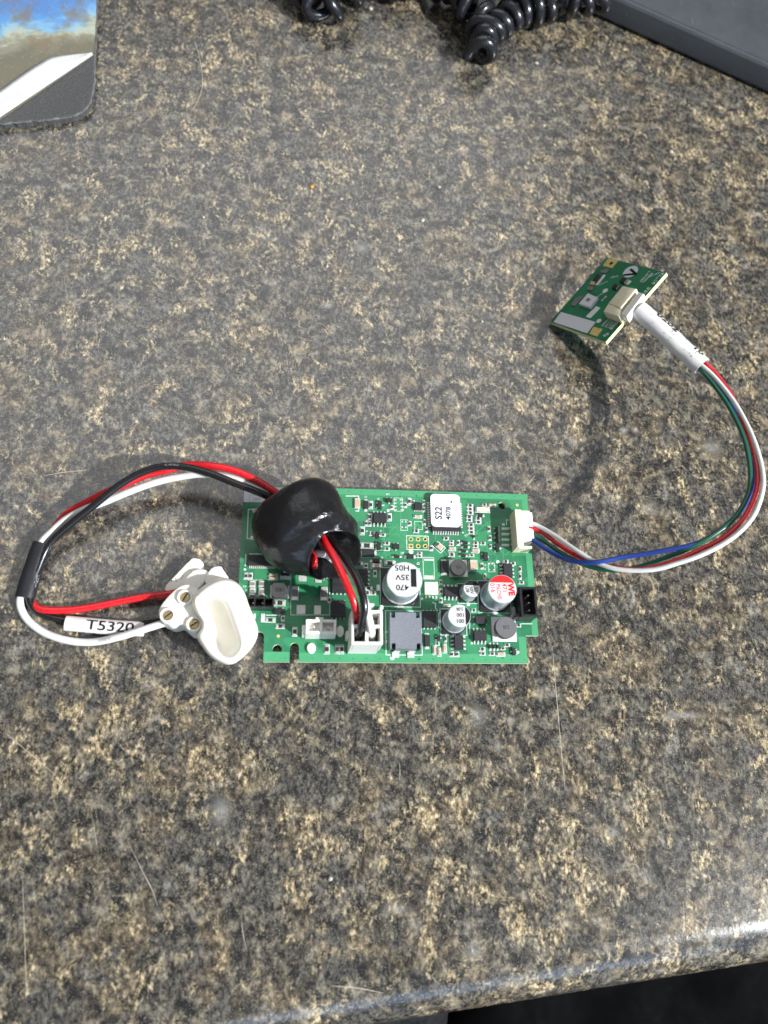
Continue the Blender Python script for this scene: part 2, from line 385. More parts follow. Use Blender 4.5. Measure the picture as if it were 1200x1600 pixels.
def text_geo(s, bold=0.0, sub=0):
    """flat lettering, cap height 1, centred; (verts2d, faces)"""
    if (s, bold, sub) in _tc: return _tc[(s, bold, sub)]
    cu = bpy.data.curves.new('lettering', 'FONT'); cu.body = s; cu.size = 1.0; cu.offset = bold; cu.resolution_u = 3
    ob = bpy.data.objects.new('lettering', cu)
    me = bpy.data.meshes.new_from_object(ob)
    bm = bmesh.new(); bm.from_mesh(me)
    if sub: bmesh.ops.triangulate(bm, faces=bm.faces); bmesh.ops.subdivide_edges(bm, edges=bm.edges, cuts=sub, use_grid_fill=True)
    vs = [(v.co.x, v.co.y) for v in bm.verts]; bm.verts.index_update(); fs = [tuple(v.index for v in f.verts) for f in bm.faces]
    bm.free(); bpy.data.meshes.remove(me); bpy.data.objects.remove(ob); bpy.data.curves.remove(cu)
    x0, x1 = min(v[0] for v in vs), max(v[0] for v in vs); y0, y1 = min(v[1] for v in vs), max(v[1] for v in vs)
    k = 1 / max(1e-6, (y1 - y0))
    vs = [((x - (x0 + x1) / 2) * k, (y - (y0 + y1) / 2) * k) for x, y in vs]
    _tc[(s, bold, sub)] = (vs, fs); return vs, fs
def add_text(mb, s, x, y, z, cap, rot_deg=0.0, mat=0, bold=0.0, wscale=1.0, M=None):
    vs, fs = text_geo(s, bold); a = math.radians(rot_deg); ca, sa = math.cos(a), math.sin(a)
    out = [(x + (vx * wscale * ca - vy * sa) * cap, y + (vx * wscale * sa + vy * ca) * cap, z) for vx, vy in vs]
    return mb.add(out, fs, mat, M)

# ------------------------------------------------------------------ the counter and what is under it
EA = math.radians(6.2)                          # the counter's front edge runs at this angle
def ctr(s, t, z): return (math.cos(EA) * t + math.sin(EA) * s, math.sin(EA) * t - math.cos(EA) * s, z)
def build_counter():
    R_, sc = 15.0, 52.7
    prof = [(-900, 0)] + [(-900 + (sc + 900) * k / 12, 0) for k in range(1, 12)]
    prof += [(sc + R_ * math.sin(a), -R_ + R_ * math.cos(a)) for a in [math.pi * k / 28 for k in range(29)]]
    prof += [(-60, -30), (-60, -32), (-900, -32)]
    mb = MB(); rs = []
    for t in (-520, -260, 0, 260, 520, 700): rs.append([ctr(s, t, z) for s, z in prof])
    mb.rings(rs, 0)
    o = mb.build('counter_top', 'counter', smooth=40); o['kind'] = 'structure'
    return o
counter = build_counter()
mb = MB(); mb.box(100, -100, -702, 3000, 3000, 4); fl = mb.build('floor', 'floor_dark'); fl['kind'] = 'structure'
def fold_cloth(name, label, s0, s1, t0, t1, z, mat, seed):
    r = random.Random(seed); ph = [r.uniform(0, 6.28) for _ in range(6)]; mb = MB(); ns, ntt = 40, 60; vs = []; fs = []
    for i in range(ns + 1):
        for j in range(ntt + 1):
            s = s0 + (s1 - s0) * i / ns; t = t0 + (t1 - t0) * j / ntt
            e = min(1, 6 * min(i / ns, 1 - i / ns, j / ntt, 1 - j / ntt))
            h = 6 * math.sin(t * .055 + .02 * s + ph[0]) + 4 * math.sin(t * .11 - .05 * s + ph[1]) + 7 * math.sin(s * .045 + .015 * t + ph[2]) + 2 * math.sin(s * .2 + t * .14 + ph[3])
            vs.append(ctr(s, t, z + h - 26 * (1 - e) ** 2))
    for i in range(ns):
        for j in range(ntt): a = i * (ntt + 1) + j; fs.append((a, a + 1, a + ntt + 2, a + ntt + 1))
    mb.add(vs, fs)
    o = mb.build(name, mat, smooth=180)
    so = o.modifiers.new('thickness', 'SOLIDIFY'); so.thickness = 0.002
    return tag(o, label, 'clothing')
fold_cloth('black_cloth', 'black folded cloth in the dark below the counter edge, lower right', 20, 330, 40, 420, -130, 'cloth_black', 3)
fold_cloth('grey_cloth', 'dark grey cloth corner just showing under the counter edge, bottom middle', 30, 190, -60, 62, -104, 'cloth_grey', 5)

def strip(points, width, z=0.02):
    """thin flat mark lying on the counter"""
    pts = [Vector(p) for p in spline([tuple(P(x, y, 0)) for x, y in points], 6)]; mb = MB(); vs = []; fs = []
    for i, p in enumerate(pts):
        t = (pts[min(i + 1, len(pts) - 1)] - pts[max(i - 1, 0)]).normalized(); n = Vector((-t.y, t.x, 0))
        w = width * .7 * (0.25 + 0.75 * math.sin(math.pi * (i + .3) / (len(pts) - .4))) / 2 * rnd.uniform(.6, 1.1)
        vs += [tuple(p + n * w + Vector((0, 0, z))), tuple(p - n * w + Vector((0, 0, z)))]
    for i in range(len(pts) - 1): fs.append((2 * i, 2 * i + 1, 2 * i + 3, 2 * i + 2))
    return mb.add(vs, fs)
for pts, w in (([(863, 1010), (869, 1080), (876, 1160), (883, 1235)], .34), ([(199, 1313), (222, 1360), (238, 1391), (246, 1415)], .38),
               ([(35, 1370), (38, 1450), (42, 1570)], .28), ([(8, 1145), (50, 1180), (92, 1216)], .28), ([(517, 1540), (560, 1544), (600, 1552)], .5),
               ([(624, 1190), (625, 1205), (624, 1220)], .3), ([(268, 827), (280, 829), (292, 829)], .4), ([(66, 744), (100, 738), (140, 734)], .4),
               ([(142, 1270), (148, 1300), (152, 1325)], .22), ([(377, 1430), (380, 1460), (386, 1487)], .3), ([(1068, 1408), (1069, 1440), (1066, 1470)], .25)):
    strip(pts, w).build('scratch', 'scratch_pale', counter)

def lying_tube(name, px, r, mat, label, cat):
    pts = spline([tuple(P(x, y, 0) + np.array([0, 0, r])) for x, y in px], 8); mb = MB(); mb.tube(pts, r, 6)
    b = pts[0]; o = mb.build(name, mat, smooth=60); return tag(o, label, cat)
lying_tube('fibre', [(305, 66), (312, 92), (316, 120), (314, 145), (304, 168)], 0.16, 'scratch_pale', 'thin pale curved fibre lying on the counter beside the blue mat', 'fibre')
mb = MB(); p = P(891, 1297, 0)
for k in range(20):
    a0, a1 = 2 * math.pi * k / 20, 2 * math.pi * (k + 1) / 20
    q = lambda a, r, z: (p[0] + r * math.cos(a), p[1] + r * math.sin(a), z)
    mb.add([q(a0, 1.3, 0.01), q(a1, 1.3, 0.01), q(a1, 1.12, .3), q(a0, 1.12, .3), q(a0, .85, .01), q(a1, .85, .01)], [(0, 1, 2, 3), (3, 2, 5, 4)])
tag(mb.build('plastic_ring', 'scratch_pale', smooth=60), 'tiny pale ring mark lying on the counter below the main board', 'ring')
def crumb(px, py, r, mat, label, group=None):
    p = P(px, py, 0); bm = bmesh.new(); bmesh.ops.create_icosphere(bm, subdivisions=2, radius=r)
    q = random.Random(int(px)); 
    for v in bm.verts: v.co = Vector((v.co.x * q.uniform(.75, 1.25), v.co.y * q.uniform(.75, 1.25), v.co.z * .6))
    mb = MB(); mb.add([tuple(v.co) for v in bm.verts], [tuple(v.index for v in f.verts) for f in bm.faces]); bm.free()
    tag(mb.build('crumb', mat, loc=(p[0], p[1], r * .5), smooth=60), label, 'crumb', group)
for x, y, r, lb in ((579, 15, 1.0, 'white crumb beside the coiled cord at the top'), (660, 345, .85, 'cream crumb in the middle of the counter, left of the small board'), (840, 343, .75, 'white crumb left above the small tilted board'),
                    (686, 293, .7, 'cream crumb below the hanging coil, upper middle'), (533, 312, .7, 'pale crumb just right of the orange crumb'), (753, 503, .6, 'white crumb midway between the choke and the small board'),
                    (838, 100, .9, 'white crumb between the coiled cord and the dark device'), (1048, 238, .9, 'pale crumb straight above the round sticker of the small board'), (318, 340, .6, 'sliver-like pale crumb below the blue mat'), (516, 1373, .7, 'pale crumb alone near the front edge, below the plug')):
    crumb(x, y, r, 'crumb_pale', lb, 'pale crumbs scattered on the counter')
crumb(487, 293, .9, 'crumb_orange', 'tiny orange crumb on the counter above the main board')

# ------------------------------------------------------------------ main circuit board
ZB = 4.0                                         # height of the board's upper face
BROT = math.radians(0.7)
BC = P(600, 900, ZB); BC[2] = 0
def B(px, py, h=0.0):
    """board-space point (mm, z over the board's face)"""
    p = P(px, py, ZB + h) - BC; c, s = math.cos(-BROT), math.sin(-BROT)
    return (p[0] * c - p[1] * s, p[0] * s + p[1] * c, ZB + h)
CROP = {1: (365, 755), 2: (365, 900), 3: (490, 755), 4: (490, 900), 5: (600, 755), 6: (600, 900), 7: (715, 755), 8: (715, 900)}
def K(k, x, y): return (CROP[k][0] + x * 0.108333, CROP[k][1] + y * 0.108333)
def KB(k, x, y, h=0.0): return B(*K(k, x, y), h)
board = thing('main_circuit_board', 'large green circuit board with silver capacitors, chips and white connectors on the counter', 'circuit board', (BC[0], BC[1], 0), BROT)

def panel(outline, holes, z0, z1, mats, parent, name='board_panel'):
    bm = bmesh.new(); edges = []
    for lp in [outline] + holes:
        vs = [bm.verts.new((x, y, 0)) for x, y in lp]
        edges += [bm.edges.new((vs[i], vs[(i + 1) % len(vs)])) for i in range(len(vs))]
    bmesh.ops.triangle_fill(bm, use_beauty=True, edges=edges)
    bm.verts.index_update()
    vs = [(v.co.x, v.co.y) for v in bm.verts]; fs = [tuple(v.index for v in f.verts) for f in bm.faces]; es = [(e.verts[0].index, e.verts[1].index) for e in bm.edges if len(e.link_faces) == 1]
    bm.free(); n = len(vs); mb = MB()
    mb.add([(x, y, z1) for x, y in vs] + [(x, y, z0) for x, y in vs], fs + [tuple(i + n for i in f[::-1]) for f in fs], 0)
    o = len(mb.f)
    for a, b in es: mb.f.append((a, b, b + n, a + n)); mb.m.append(1)
    return mb.build(name, mats, parent)
def circ(cx, cy, r, n=20): return [(cx + r * math.cos(2 * math.pi * i / n), cy + r * math.sin(2 * math.pi * i / n)) for i in range(n)]
xl = B(381, 800)[0] - 0.25; yt = B(600, 765)[1]; xr = B(841, 985)[0]
x0 = B(381, 765)[0]; x1 = B(823, 772)[0]
yb = B(600, 1035)[1]; ynl = B(412, 987)[1]; xnl = B(412, 1010)[0]; ynr = B(830, 993)[1]; xnr = B(823, 1010)[0]
s0, s1 = B(453, 1020)[0], B(467, 1020)[0]; sy_ = B(460, 1004)[1]; sr = (s1 - s0) / 2
slot = [(s1, yb)] + [(s1 - sr + sr * math.cos(a), sy_ - sr + sr * math.sin(a)) for a in [math.pi * k / 10 for k in range(11)]] + [(s0, yb)]
X0 = x0; X1 = xr
outline = [(X0, yt), (X1, yt), (X1, ynr), (xnr, ynr), (xnr, yb)] + slot + [(xnl, yb), (xnl, ynl - 1.2), (xnl - .35, ynl - .35), (xnl - 1.2, ynl), (X0, ynl)]
h1 = KB(7, 643, 322); h2 = KB(2, 630, 1055)
holes = [circ(h1[0], h1[1], 1.45), circ(h2[0], h2[1], 1.55)]
icsp = [KB(5, 388 + 103 * i, 808 + 100 * j) for j in range(2) for i in range(3)]
holes += [circ(q[0], q[1], 0.5, 12) for q in icsp]
panel(outline, holes, ZB - 1.6, ZB, ('solder_mask', 'fr4_edge'), board)
class PadMB(MB):
    n = 0
    def box(s, cx, cy, cz, *a, **k):
        PadMB.n += 1; return MB.box(s, cx, cy, cz + .0006 * (PadMB.n % 41), *a, **k)
silk = PadMB(); pads = PadMB(); vias = MB(); traces = MB(); pour = MB()
ZS, ZP = ZB + 0.03, ZB + 0.06
def sline(x0_, y0_, x1_, y1_, w=0.2, mb=None, z=None):
    mb = mb or silk; d = math.hypot(x1_ - x0_, y1_ - y0_)
    mb.box((x0_ + x1_) / 2, (y0_ + y1_) / 2, ZB + 0.012 if z is None else z, d + w, w, 0.03, rot=math.atan2(y1_ - y0_, x1_ - x0_))
def srect(a, b, w=0.18, mb=None, z=None):
    (ax, ay), (bx, by) = a[:2], b[:2]
    for q in ((ax, ay, bx, ay), (bx, ay, bx, by), (bx, by, ax, by), (ax, by, ax, ay)): sline(*q, w=w, mb=mb, z=z)
def spoly(k, pts, w=0.2, close=False):
    q = [KB(k, *p) for p in pts]
    for a, b in zip(q, q[1:] + (q[:1] if close else [])): sline(a[0], a[1], b[0], b[1], w)
def sdot(k, x, y, r, mb=None, z=None):
    q = KB(k, x, y); (mb or silk).lathe([(r, ZB + .004), (r, ZB + .03 if z is None else z)], 14, cx=q[0], cy=q[1])
def pad(k, xa, ya, xb, yb_, h=0.12):
    a, b = KB(k, xa, ya), KB(k, xb, yb_)
    pads.box((a[0] + b[0]) / 2, (a[1] + b[1]) / 2, ZB + h / 2, abs(b[0] - a[0]), abs(b[1] - a[1]), h, bev=.06)

# copper ring along the edge, traces and vias under the lacquer
for (xa, ya, xb, yb_) in ((X0 + .1, yt - 2.3, X1 - .1, yt - .12), (s1 + .2, yb + .12, xnr - .1, yb + 3.0), (xnl + .12, yb + .12, s0 - .15, yb + 3.2), (X1 - 2.2, ynr + .12, X1 - .12, yt - 2.35), (xnr - 2.6, yb + 3.05, xnr - .12, ynr - .4)):
    pour.box((xa + xb) / 2, (ya + yb_) / 2, ZB + .002, xb - xa, yb_ - ya, .012)
def on_board(x, y, mgn=.8): return X0 + mgn < x < xnr - mgn and (ynl + mgn if x < s1 + 1 else yb + mgn) < y < yt - mgn
for _ in range(70):
    x = rnd.uniform(X0 + 3, xnr - 3); y = rnd.uniform(yb + 5, yt - 4); ang = rnd.choice([0, 90, 45, -45, 180, -90])
    for _k in range(3):
        L = rnd.uniform(2, 9); nx, ny = x + L * math.cos(math.radians(ang)), y + L * math.sin(math.radians(ang))
        if not (on_board(x, y) and on_board(nx, ny)): break
        sline(x, y, nx, ny, .22, traces, ZB + .004 + .0004 * (_ % 20) - .012); x, y = nx, ny; ang += rnd.choice([-45, 45, 90, -90])
    vias.lathe([(.30, ZB + .002), (.30, ZB + .022)], 8, cx=x, cy=y)
for i in range(19): vias.lathe([(.2, ZB), (.2, ZB + .02)], 8, cx=X0 + 16 + i * 4.4, cy=yb + 1.2) if X0 + 16 + i * 4.4 < xnr - 1 else None
for i in range(21): vias.lathe([(.2, ZB), (.2, ZB + .02)], 8, cx=X0 + 4 + i * 4.6, cy=yt - 1.1)

# ---- component makers (each component is a part of the board)
_mc = {}
def cached(key, fn):
    if key not in _mc: _mc[key] = fn()
    return _mc[key]
def q1(v): return max(0.1, round(v * 5) / 5)
def two_end(name, k, xa, ya, xb, yb_, h, body, end='tin', box=True, endfrac=.24, shrink=.72):
    """two-terminal part with metal ends inside its printed frame"""
    a, b = KB(k, xa, ya, h * .6), KB(k, xb, yb_, h * .6); cx, cy = (a[0] + b[0]) / 2, (a[1] + b[1]) / 2
    w, d = abs(b[0] - a[0]), abs(b[1] - a[1])
    if box: srect((cx - w / 2, cy - d / 2), (cx + w / 2, cy + d / 2), .15)
    L, W = (w, d) if w >= d else (d, w)
    L, W = q1(L * (shrink + .1)), q1(W * shrink)
    def mk():
        m_ = MB(); e = L * endfrac
        m_.box(0, 0, h / 2, L - 2 * e + .02, W * .96, h * .98, 0, bev=.04)
        for s in (-1, 1): m_.box(s * (L / 2 - e / 2), 0, h / 2, e, W, h, 1, bev=.06); 
        return m_.mesh(name, (body, end), None)
    pads.box(cx, cy, ZB + .05, (L if w >= d else W) + .25, (W if w >= d else L) + .12, .08)
    return link(name, cached((name, L, W, h, body), mk), board, (cx, cy, ZB + .09), 0 if w >= d else math.pi / 2)
def R_(k, xa, ya, xb, yb_, **kw): return two_end('chip_resistor', k, xa, ya, xb, yb_, .42, 'resistor_black', **kw)
def C_(k, xa, ya, xb, yb_, h=.7, **kw): return two_end('ceramic_capacitor', k, xa, ya, xb, yb_, h, 'ceramic_tan', **kw)
def diode(k, xa, ya, xb, yb_, h=1.0):
    a, b = KB(k, xa, ya, h), KB(k, xb, yb_, h); cx, cy = (a[0] + b[0]) / 2, (a[1] + b[1]) / 2; w, d = abs(b[0] - a[0]), abs(b[1] - a[1])
    L, W = q1(max(w, d)), q1(min(w, d))
    def mk():
        m_ = MB(); m_.box(0, 0, h / 2 + .05, L, W, h, 0, bev=.1)
        for s in (-1, 1): m_.box(s * (L / 2 + .2), 0, .16, .7, W * .55, .18, 1, bev=.05); m_.box(s * (L / 2 + .03), 0, .4, .12, W * .55, .5, 1)
        return m_.mesh('diode', ('ic_black', 'solder'))
    rot = 0 if w >= d else math.pi / 2
    for s in (-1, 1): ex, ey = (s * (L / 2 + .3), 0) if w >= d else (0, s * (L / 2 + .3)); pads.box(cx + ex, cy + ey, ZB + .05, .95 if w >= d else W * .8, W * .8 if w >= d else .95, .08)
    return link('diode', cached(('diode', L, W, h), mk), board, (cx, cy, ZB), rot)
def sot(k, xa, ya, xb, yb_, h=.95, flip=False):
    a, b = KB(k, xa, ya, h), KB(k, xb, yb_, h); cx, cy = (a[0] + b[0]) / 2, (a[1] + b[1]) / 2; w, d = abs(b[0] - a[0]), abs(b[1] - a[1])
    L, W = q1(max(w, d)), q1(min(w, d))
    def mk():
        m_ = MB(); m_.box(0, 0, h / 2 + .08, L, W, h, 0, bev=.1)
        for x, s in ((-L * .32, 1), (L * .32, 1), (0, -1)):
            m_.box(x, s * (W / 2 + .25), .12, .42, .6, .14, 1, bev=.04); m_.box(x, s * (W / 2 + .04), .34, .4, .16, .5, 1)
        return m_.mesh('transistor', ('ic_black', 'solder'))
    rot = (0 if w >= d else math.pi / 2) + (math.pi if flip else 0)
    return link('transistor', cached(('sot', L, W, h), mk), board, (cx, cy, ZB + .05), rot)
def ic(k, xa, ya, xb, yb_, n, sides, h=1.5, lead=.75, name='chip', mark=True):
    """gull-wing chip: body as a part, its row of leads below it"""
    a, b = KB(k, xa, ya, h), KB(k, xb, yb_, h); cx, cy = (a[0] + b[0]) / 2, (a[1] + b[1]) / 2; w, d = abs(b[0] - a[0]), abs(b[1] - a[1])
    m_ = MB(); m_.box(0, 0, h / 2 + .1, w, d, h, 0, bev=.16); m_.lathe([(.22, h + .08), (.22, h + .106)], 10, 1, cx=-w * .36, cy=-d * .3)
    o = m_.build(name, ('ic_black', 'ink_faint'), board, (cx, cy, ZB + .03))
    if mark:
        t = MB(); rr = random.Random(int(xa + ya))
        for r_ in range(2):
            x = -w * .3
            while x < w * .3: l = rr.uniform(.25, .55); t.box(x + l / 2, (.5 - r_) * d * .36, h + .112, l, d * .13, .01); x += l + .16
        t.build('marking', 'ink_faint', o)
    ld = MB(); lat = w if 't' in sides else d; pitch = lat * .84 / max(1, n - 1); wd = min(.45, pitch * .5)
    for s in sides:
        for i in range(n):
            p_ = (i - (n - 1) / 2) * pitch
            for (off, ln, z, hh) in ((lead * .72, lead * .6, .1, .15), (lead * .3, lead * .36, h * .28, .34), (.06, .3, h * .5, .16)):
                if s in 'tb': ld.box(p_, (1 if s == 't' else -1) * (d / 2 + off), z, wd, ln, hh, bev=.03)
                else: ld.box((1 if s == 'r' else -1) * (w / 2 + off), p_, z, ln, wd, hh, bev=.03)
            ex = lead * .78
            if s in 'tb': pads.box(cx + p_, cy + (1 if s == 't' else -1) * (d / 2 + ex), ZB + .04, wd * 1.25, lead * .8, .07)
            else: pads.box(cx + (1 if s == 'r' else -1) * (w / 2 + ex), cy + p_, ZB + .04, lead * .8, wd * 1.25, .07)
    ld.build('leads', 'solder', o)
    return o

# ---- resistors, capacitors, diodes, transistors
for a in ((1, 150, 1290, 205, 1385), (1, 215, 1290, 270, 1385), (2, 590, 345, 745, 430), (2, 460, 600, 600, 668), (2, 612, 690, 735, 758), (2, 690, 565, 735, 655), (2, 850, 735, 915, 870),
          (4, 155, 985, 230, 1125), (4, 312, 990, 370, 1125), (4, 378, 990, 436, 1125), (4, 735, 150, 850, 205), (4, 740, 216, 815, 272), (4, 822, 216, 900, 272), (4, 205, 300, 250, 390),
          (3, 795, 255, 855, 370), (3, 780, 430, 840, 540), (3, 735, 540, 780, 620), (3, 788, 540, 833, 620), (3, 1065, 430, 1125, 545), (3, 1100, 315, 1150, 380), (3, 670, 625, 735, 745),
          (3, 805, 690, 888, 755), (3, 955, 725, 1040, 765), (3, 1015, 845, 1100, 890), (3, 1015, 925, 1100, 970), (3, 565, 945, 640, 1020), (3, 560, 1045, 605, 1115), (3, 725, 1150, 785, 1235),
          (3, 670, 858, 862, 940), (3, 1020, 1115, 1180, 1185), (3, 600, 1130, 710, 1190), (4, 862, -90, 910, 20),
          (5, 335, 210, 395, 315), (5, 400, 245, 440, 300), (5, 285, 280, 330, 350), (5, 555, 240, 595, 310), (5, 555, 340, 595, 415), (5, 345, 545, 395, 615), (5, 565, 515, 605, 600),
          (5, 590, 635, 635, 710), (5, 425, 660, 505, 715), (5, 655, 895, 710, 975), (5, 475, 990, 550, 1030), (5, 475, 1034, 550, 1072), (5, 940, 820, 1005, 858), (5, 940, 862, 1005, 900),
          (5, 1045, 820, 1095, 895), (5, 930, 1000, 1020, 1060), (5, 855, 772, 935, 820),
          (7, 135, 300, 225, 346), (7, 135, 350, 225, 397), (7, 138, 402, 228, 450), (7, 125, 467, 212, 508), (7, 125, 512, 212, 555), (7, 148, 577, 238, 625), (7, 150, 630, 240, 680), (7, 152, 684, 242, 732),
          (7, 252, 490, 340, 535), (7, 252, 540, 342, 585), (7, 350, 290, 420, 330), (7, 430, 620, 475, 700), (7, 442, 750, 490, 825), (7, 455, 880, 492, 945), (7, 220, 842, 300, 884), (7, 220, 888, 300, 930),
          (7, 325, 845, 405, 890), (7, 160, 1020, 240, 1060), (7, 650, 1105, 735, 1150), (7, 755, 1135, 840, 1180), (7, 880, 1195, 925, 1280), (7, 880, 1300, 925, 1385), (7, 375, 1300, 415, 1385), (7, 330, 1150, 375, 1240),
          (6, 800, 50, 842, 130), (6, 800, 180, 850, 270), (6, 795, 310, 845, 390), (6, 945, 1090, 1010, 1165), (6, 1018, 1090, 1085, 1165), (6, 735, 950, 800, 1000), (6, 868, 860, 908, 950),
          (8, 310, 1028, 400, 1085), (8, 320, 1100, 405, 1142), (8, 455, 1098, 540, 1145), (8, 615, 1030, 690, 1065), (8, 670, 975, 755, 1020), (8, 840, 690, 915, 735), (8, 880, 70, 960, 115), (8, 200, 465, 265, 520)):
    R_(*a)
for a in ((5, 430, 455, 550, 500), (5, 930, 915, 1040, 975), (7, 200, 940, 320, 1002), (7, 440, 290, 560, 345), (6, 703, 1005, 760, 1132), (6, 772, 1035, 828, 1158), (6, 845, 975, 908, 1110),
          (6, 860, 400, 960, 440), (8, 565, 1098, 690, 1156), (1, 500, 1300, 640, 1345), (1, 500, 1350, 640, 1395), (1, 275, 362, 405, 418), (1, 250, 758, 335, 812), (1, 300, 490, 370, 525)):
    C_(*a)
C_(3, 830, 1150, 990, 1230, h=1.2); C_(3, 593, 225, 668, 358, h=.8, box=False, endfrac=.12, shrink=.95)
two_end('ceramic_capacitor', 7, 165, 1115, 288, 1262, 2.2, 'ceramic_tan', box=False, shrink=.9)
for a in ((2, 838, 150, 932, 345), (4, 105, 160, 198, 352)): two_end('chip_resistor', *a, .9, 'ceramic_grey', shrink=.9)
for a in ((2, 232, 70, 308, 160), (2, 362, 70, 440, 160), (2, 232, 175, 308, 280), (2, 362, 175, 440, 280)): two_end('indicator_lamp', *a, .7, 'ceramic_grey', end='solder', shrink=.85)
two_end('indicator_lamp', 7, 258, 340, 470, 420, .9, 'cream', end='solder', shrink=.82)
for a in ((3, 725, 250, 785, 365), (3, 700, 950, 880, 1050), (3, 850, 1088, 955, 1140), (5, 150, 1032, 228, 1070), (5, 330, 1022, 430, 1080), (5, 815, 1120, 925, 1290), (7, 300, 435, 365, 480),
          (6, 585, 848, 665, 1015), (7, 85, 835, 150, 870), (7, 90, 892, 152, 930), (7, 60, 955, 125, 992), (7, 55, 1020, 120, 1056), (8, 458, 990, 500, 1040), (8, 515, 990, 552, 1040), (8, 566, 990, 602, 1040), (7, 225, 745, 260, 780)):
    diode(*a)
diode(1, 692, 1165, 800, 1330, h=1.3)
for a in ((3, 925, 255, 985, 365), (3, 890, 700, 945, 790), (3, 910, 845, 970, 960), (7, 545, 625, 592, 735), (7, 548, 762, 598, 870), (7, 553, 888, 605, 985), (7, 368, 992, 440, 1115), (6, 765, 850, 815, 930), (2, 592, 472, 735, 548)):
    sot(*a)
sot(8, 785, 1035, 845, 1140, flip=True); sot(3, 1045, 215, 1135, 272); sot(5, 130, 872, 220, 945)
# ---- chips
ic(1, 205, 1030, 625, 1190, 14, 'tb', 1.1, .7)
ic(3, 860, 425, 1050, 570, 4, 'tb', 1.5, .9)
ic(4, 265, 5, 470, 245, 4, 'tb', 1.1, .35); ic(4, 255, 355, 460, 595, 4, 'tb', 1.1, .35)
ic(3, 630, 1240, 782, 1455, 4, 'lr', 1.5, .7)
ic(5, 435, 275, 550, 385, 4, 'tb', 1.0, .3, mark=False)
ic(6, 865, 150, 1070, 292, 4, 'tb', 1.5, .9); ic(6, 560, 500, 757, 745, 4, 'tb', 1.1, .35); ic(6, 1012, 850, 1150, 1055, 4, 'lr', 1.5, .9)
ic(7, 655, 1160, 800, 1350, 4, 'lr', 1.5, .8); ic(8, 232, 785, 425, 930, 4, 'tb', 1.5, .9)
ic(8, 255, 572, 420, 690, 2, 'lr', 1.8, .4, mark=False)
# the big square controller with its printed white label
mc = ic(5, 672, 185, 1112, 690, 11, 'tblr', 1.7, .85, mark=False)
a, b = KB(5, 665, 150, 2.0), KB(5, 1115, 637, 2.0); cx, cy = (a[0] + b[0]) / 2 - mc.location.x / MM, (a[1] + b[1]) / 2 - mc.location.y / MM
w, d = abs(b[0] - a[0]), abs(b[1] - a[1])
def rrect(cx, cy, w, d, r, n=6):
    out = []
    for sx, sy, a0 in ((1, 1, 0), (-1, 1, 90), (-1, -1, 180), (1, -1, 270)):
        for k in range(n + 1): t = math.radians(a0 + 90 * k / n); out.append((cx + sx * (w / 2 - r) + r * math.cos(t), cy + sy * (d / 2 - r) + r * math.sin(t)))
    return out
mb = MB(); mb.prism(rrect(cx, cy, w, d, 1.6), 1.815, 1.98, bev=.03); lab = mb.build('label', 'label_white', mc)
mb = MB(); q = KB(5, 785, 430, 2.0); q2 = KB(5, 925, 435, 2.0); q3 = KB(5, 970, 270, 2.0); ox, oy = mc.location.x / MM, mc.location.y / MM
add_text(mb, 'S22', q[0] - ox, q[1] - oy, 2.0, 2.45, 88, bold=.018, wscale=.98); add_text(mb, '4078', q2[0] - ox, q2[1] - oy, 2.0, 1.8, 88, bold=.02, wscale=1.0)
mb.lathe([(.36, 1.985), (.36, 1.997)], 12, cx=q3[0] - ox, cy=q3[1] - oy); mb.build('lettering', 'ink_black', lab)

# ---- electrolytic capacitors
def can(px, py, dia_px, h, base_mat='rubber_base', rows=(), rot=180, cap=1.6, ink='ink_black', seg=None, bar=None, label=None):
    c_ = B(px, py, h); r = dia_px / 2 * np.linalg.norm(P(px + 1, py, ZB + h) - P(px, py, ZB + h))
    m_ = MB()
    m_.lathe([(r * .95, .8), (r * 1.04, 1.0), (r * 1.05, 1.6), (r * .965, 2.0), (r * .965, 2.25), (r, 2.6), (r, h - .75), (r * .985, h - .3), (r * .95, h - .06)], 48, 0, cap1=False)
    m_.lathe([(r * .95, h - .06), (r * .90, h), (r * .86, h - .03)], 48, 1, cap0=False)
    o = m_.build('capacitor', ('alu_side', 'alu_top'), board, (c_[0], c_[1], ZB), smooth=35)
    if label: o['label'] = label
    s = r * 1.06; ch = r * .42; b_ = MB()
    b_.prism([(-s, -s), (s - ch, -s), (s, -s + ch), (s, s - ch), (s - ch, s), (-s, s)], .06, .82, bev=.1); b_.box(0, s + .35, .12, r * .35, .8, .16, 1); b_.box(0, -s - .35, .12, r * .35, .8, .16, 1)
    b_.build('base', (base_mat, 'solder'), o)
    srect((c_[0] - s - .35, c_[1] - s - .35), (c_[0] + s + .35, c_[1] + s + .35), .18)
    rt = math.radians(rot); zt = h + .012
    if seg:
        ang, cut, mt = seg; k = MB(); half = math.acos(cut); rr = r * .93
        pts = [(rr * math.cos(math.radians(ang) + half * (2 * i / 20 - 1)), rr * math.sin(math.radians(ang) + half * (2 * i / 20 - 1))) for i in range(21)]
        k.prism(pts, h - .045, zt); k.build('polarity_mark', mt, o)
    if bar:
        k = MB(); a, e = B(bar[0], bar[1], h), B(bar[2], bar[3], h); k.box((a[0] + e[0]) / 2 - c_[0], (a[1] + e[1]) / 2 - c_[1], h, abs(a[0] - e[0]), abs(a[1] - e[1]), .03); k.build('polarity_mark', 'ink_black', o)
    if rows:
        k = MB()
        for s_, x, y, cp, ws, bd in rows: add_text(k, s_, x * r, y * r, zt + .01, cp, rot, bold=bd, wscale=ws)
        k.build('lettering', ink, o)
    return o
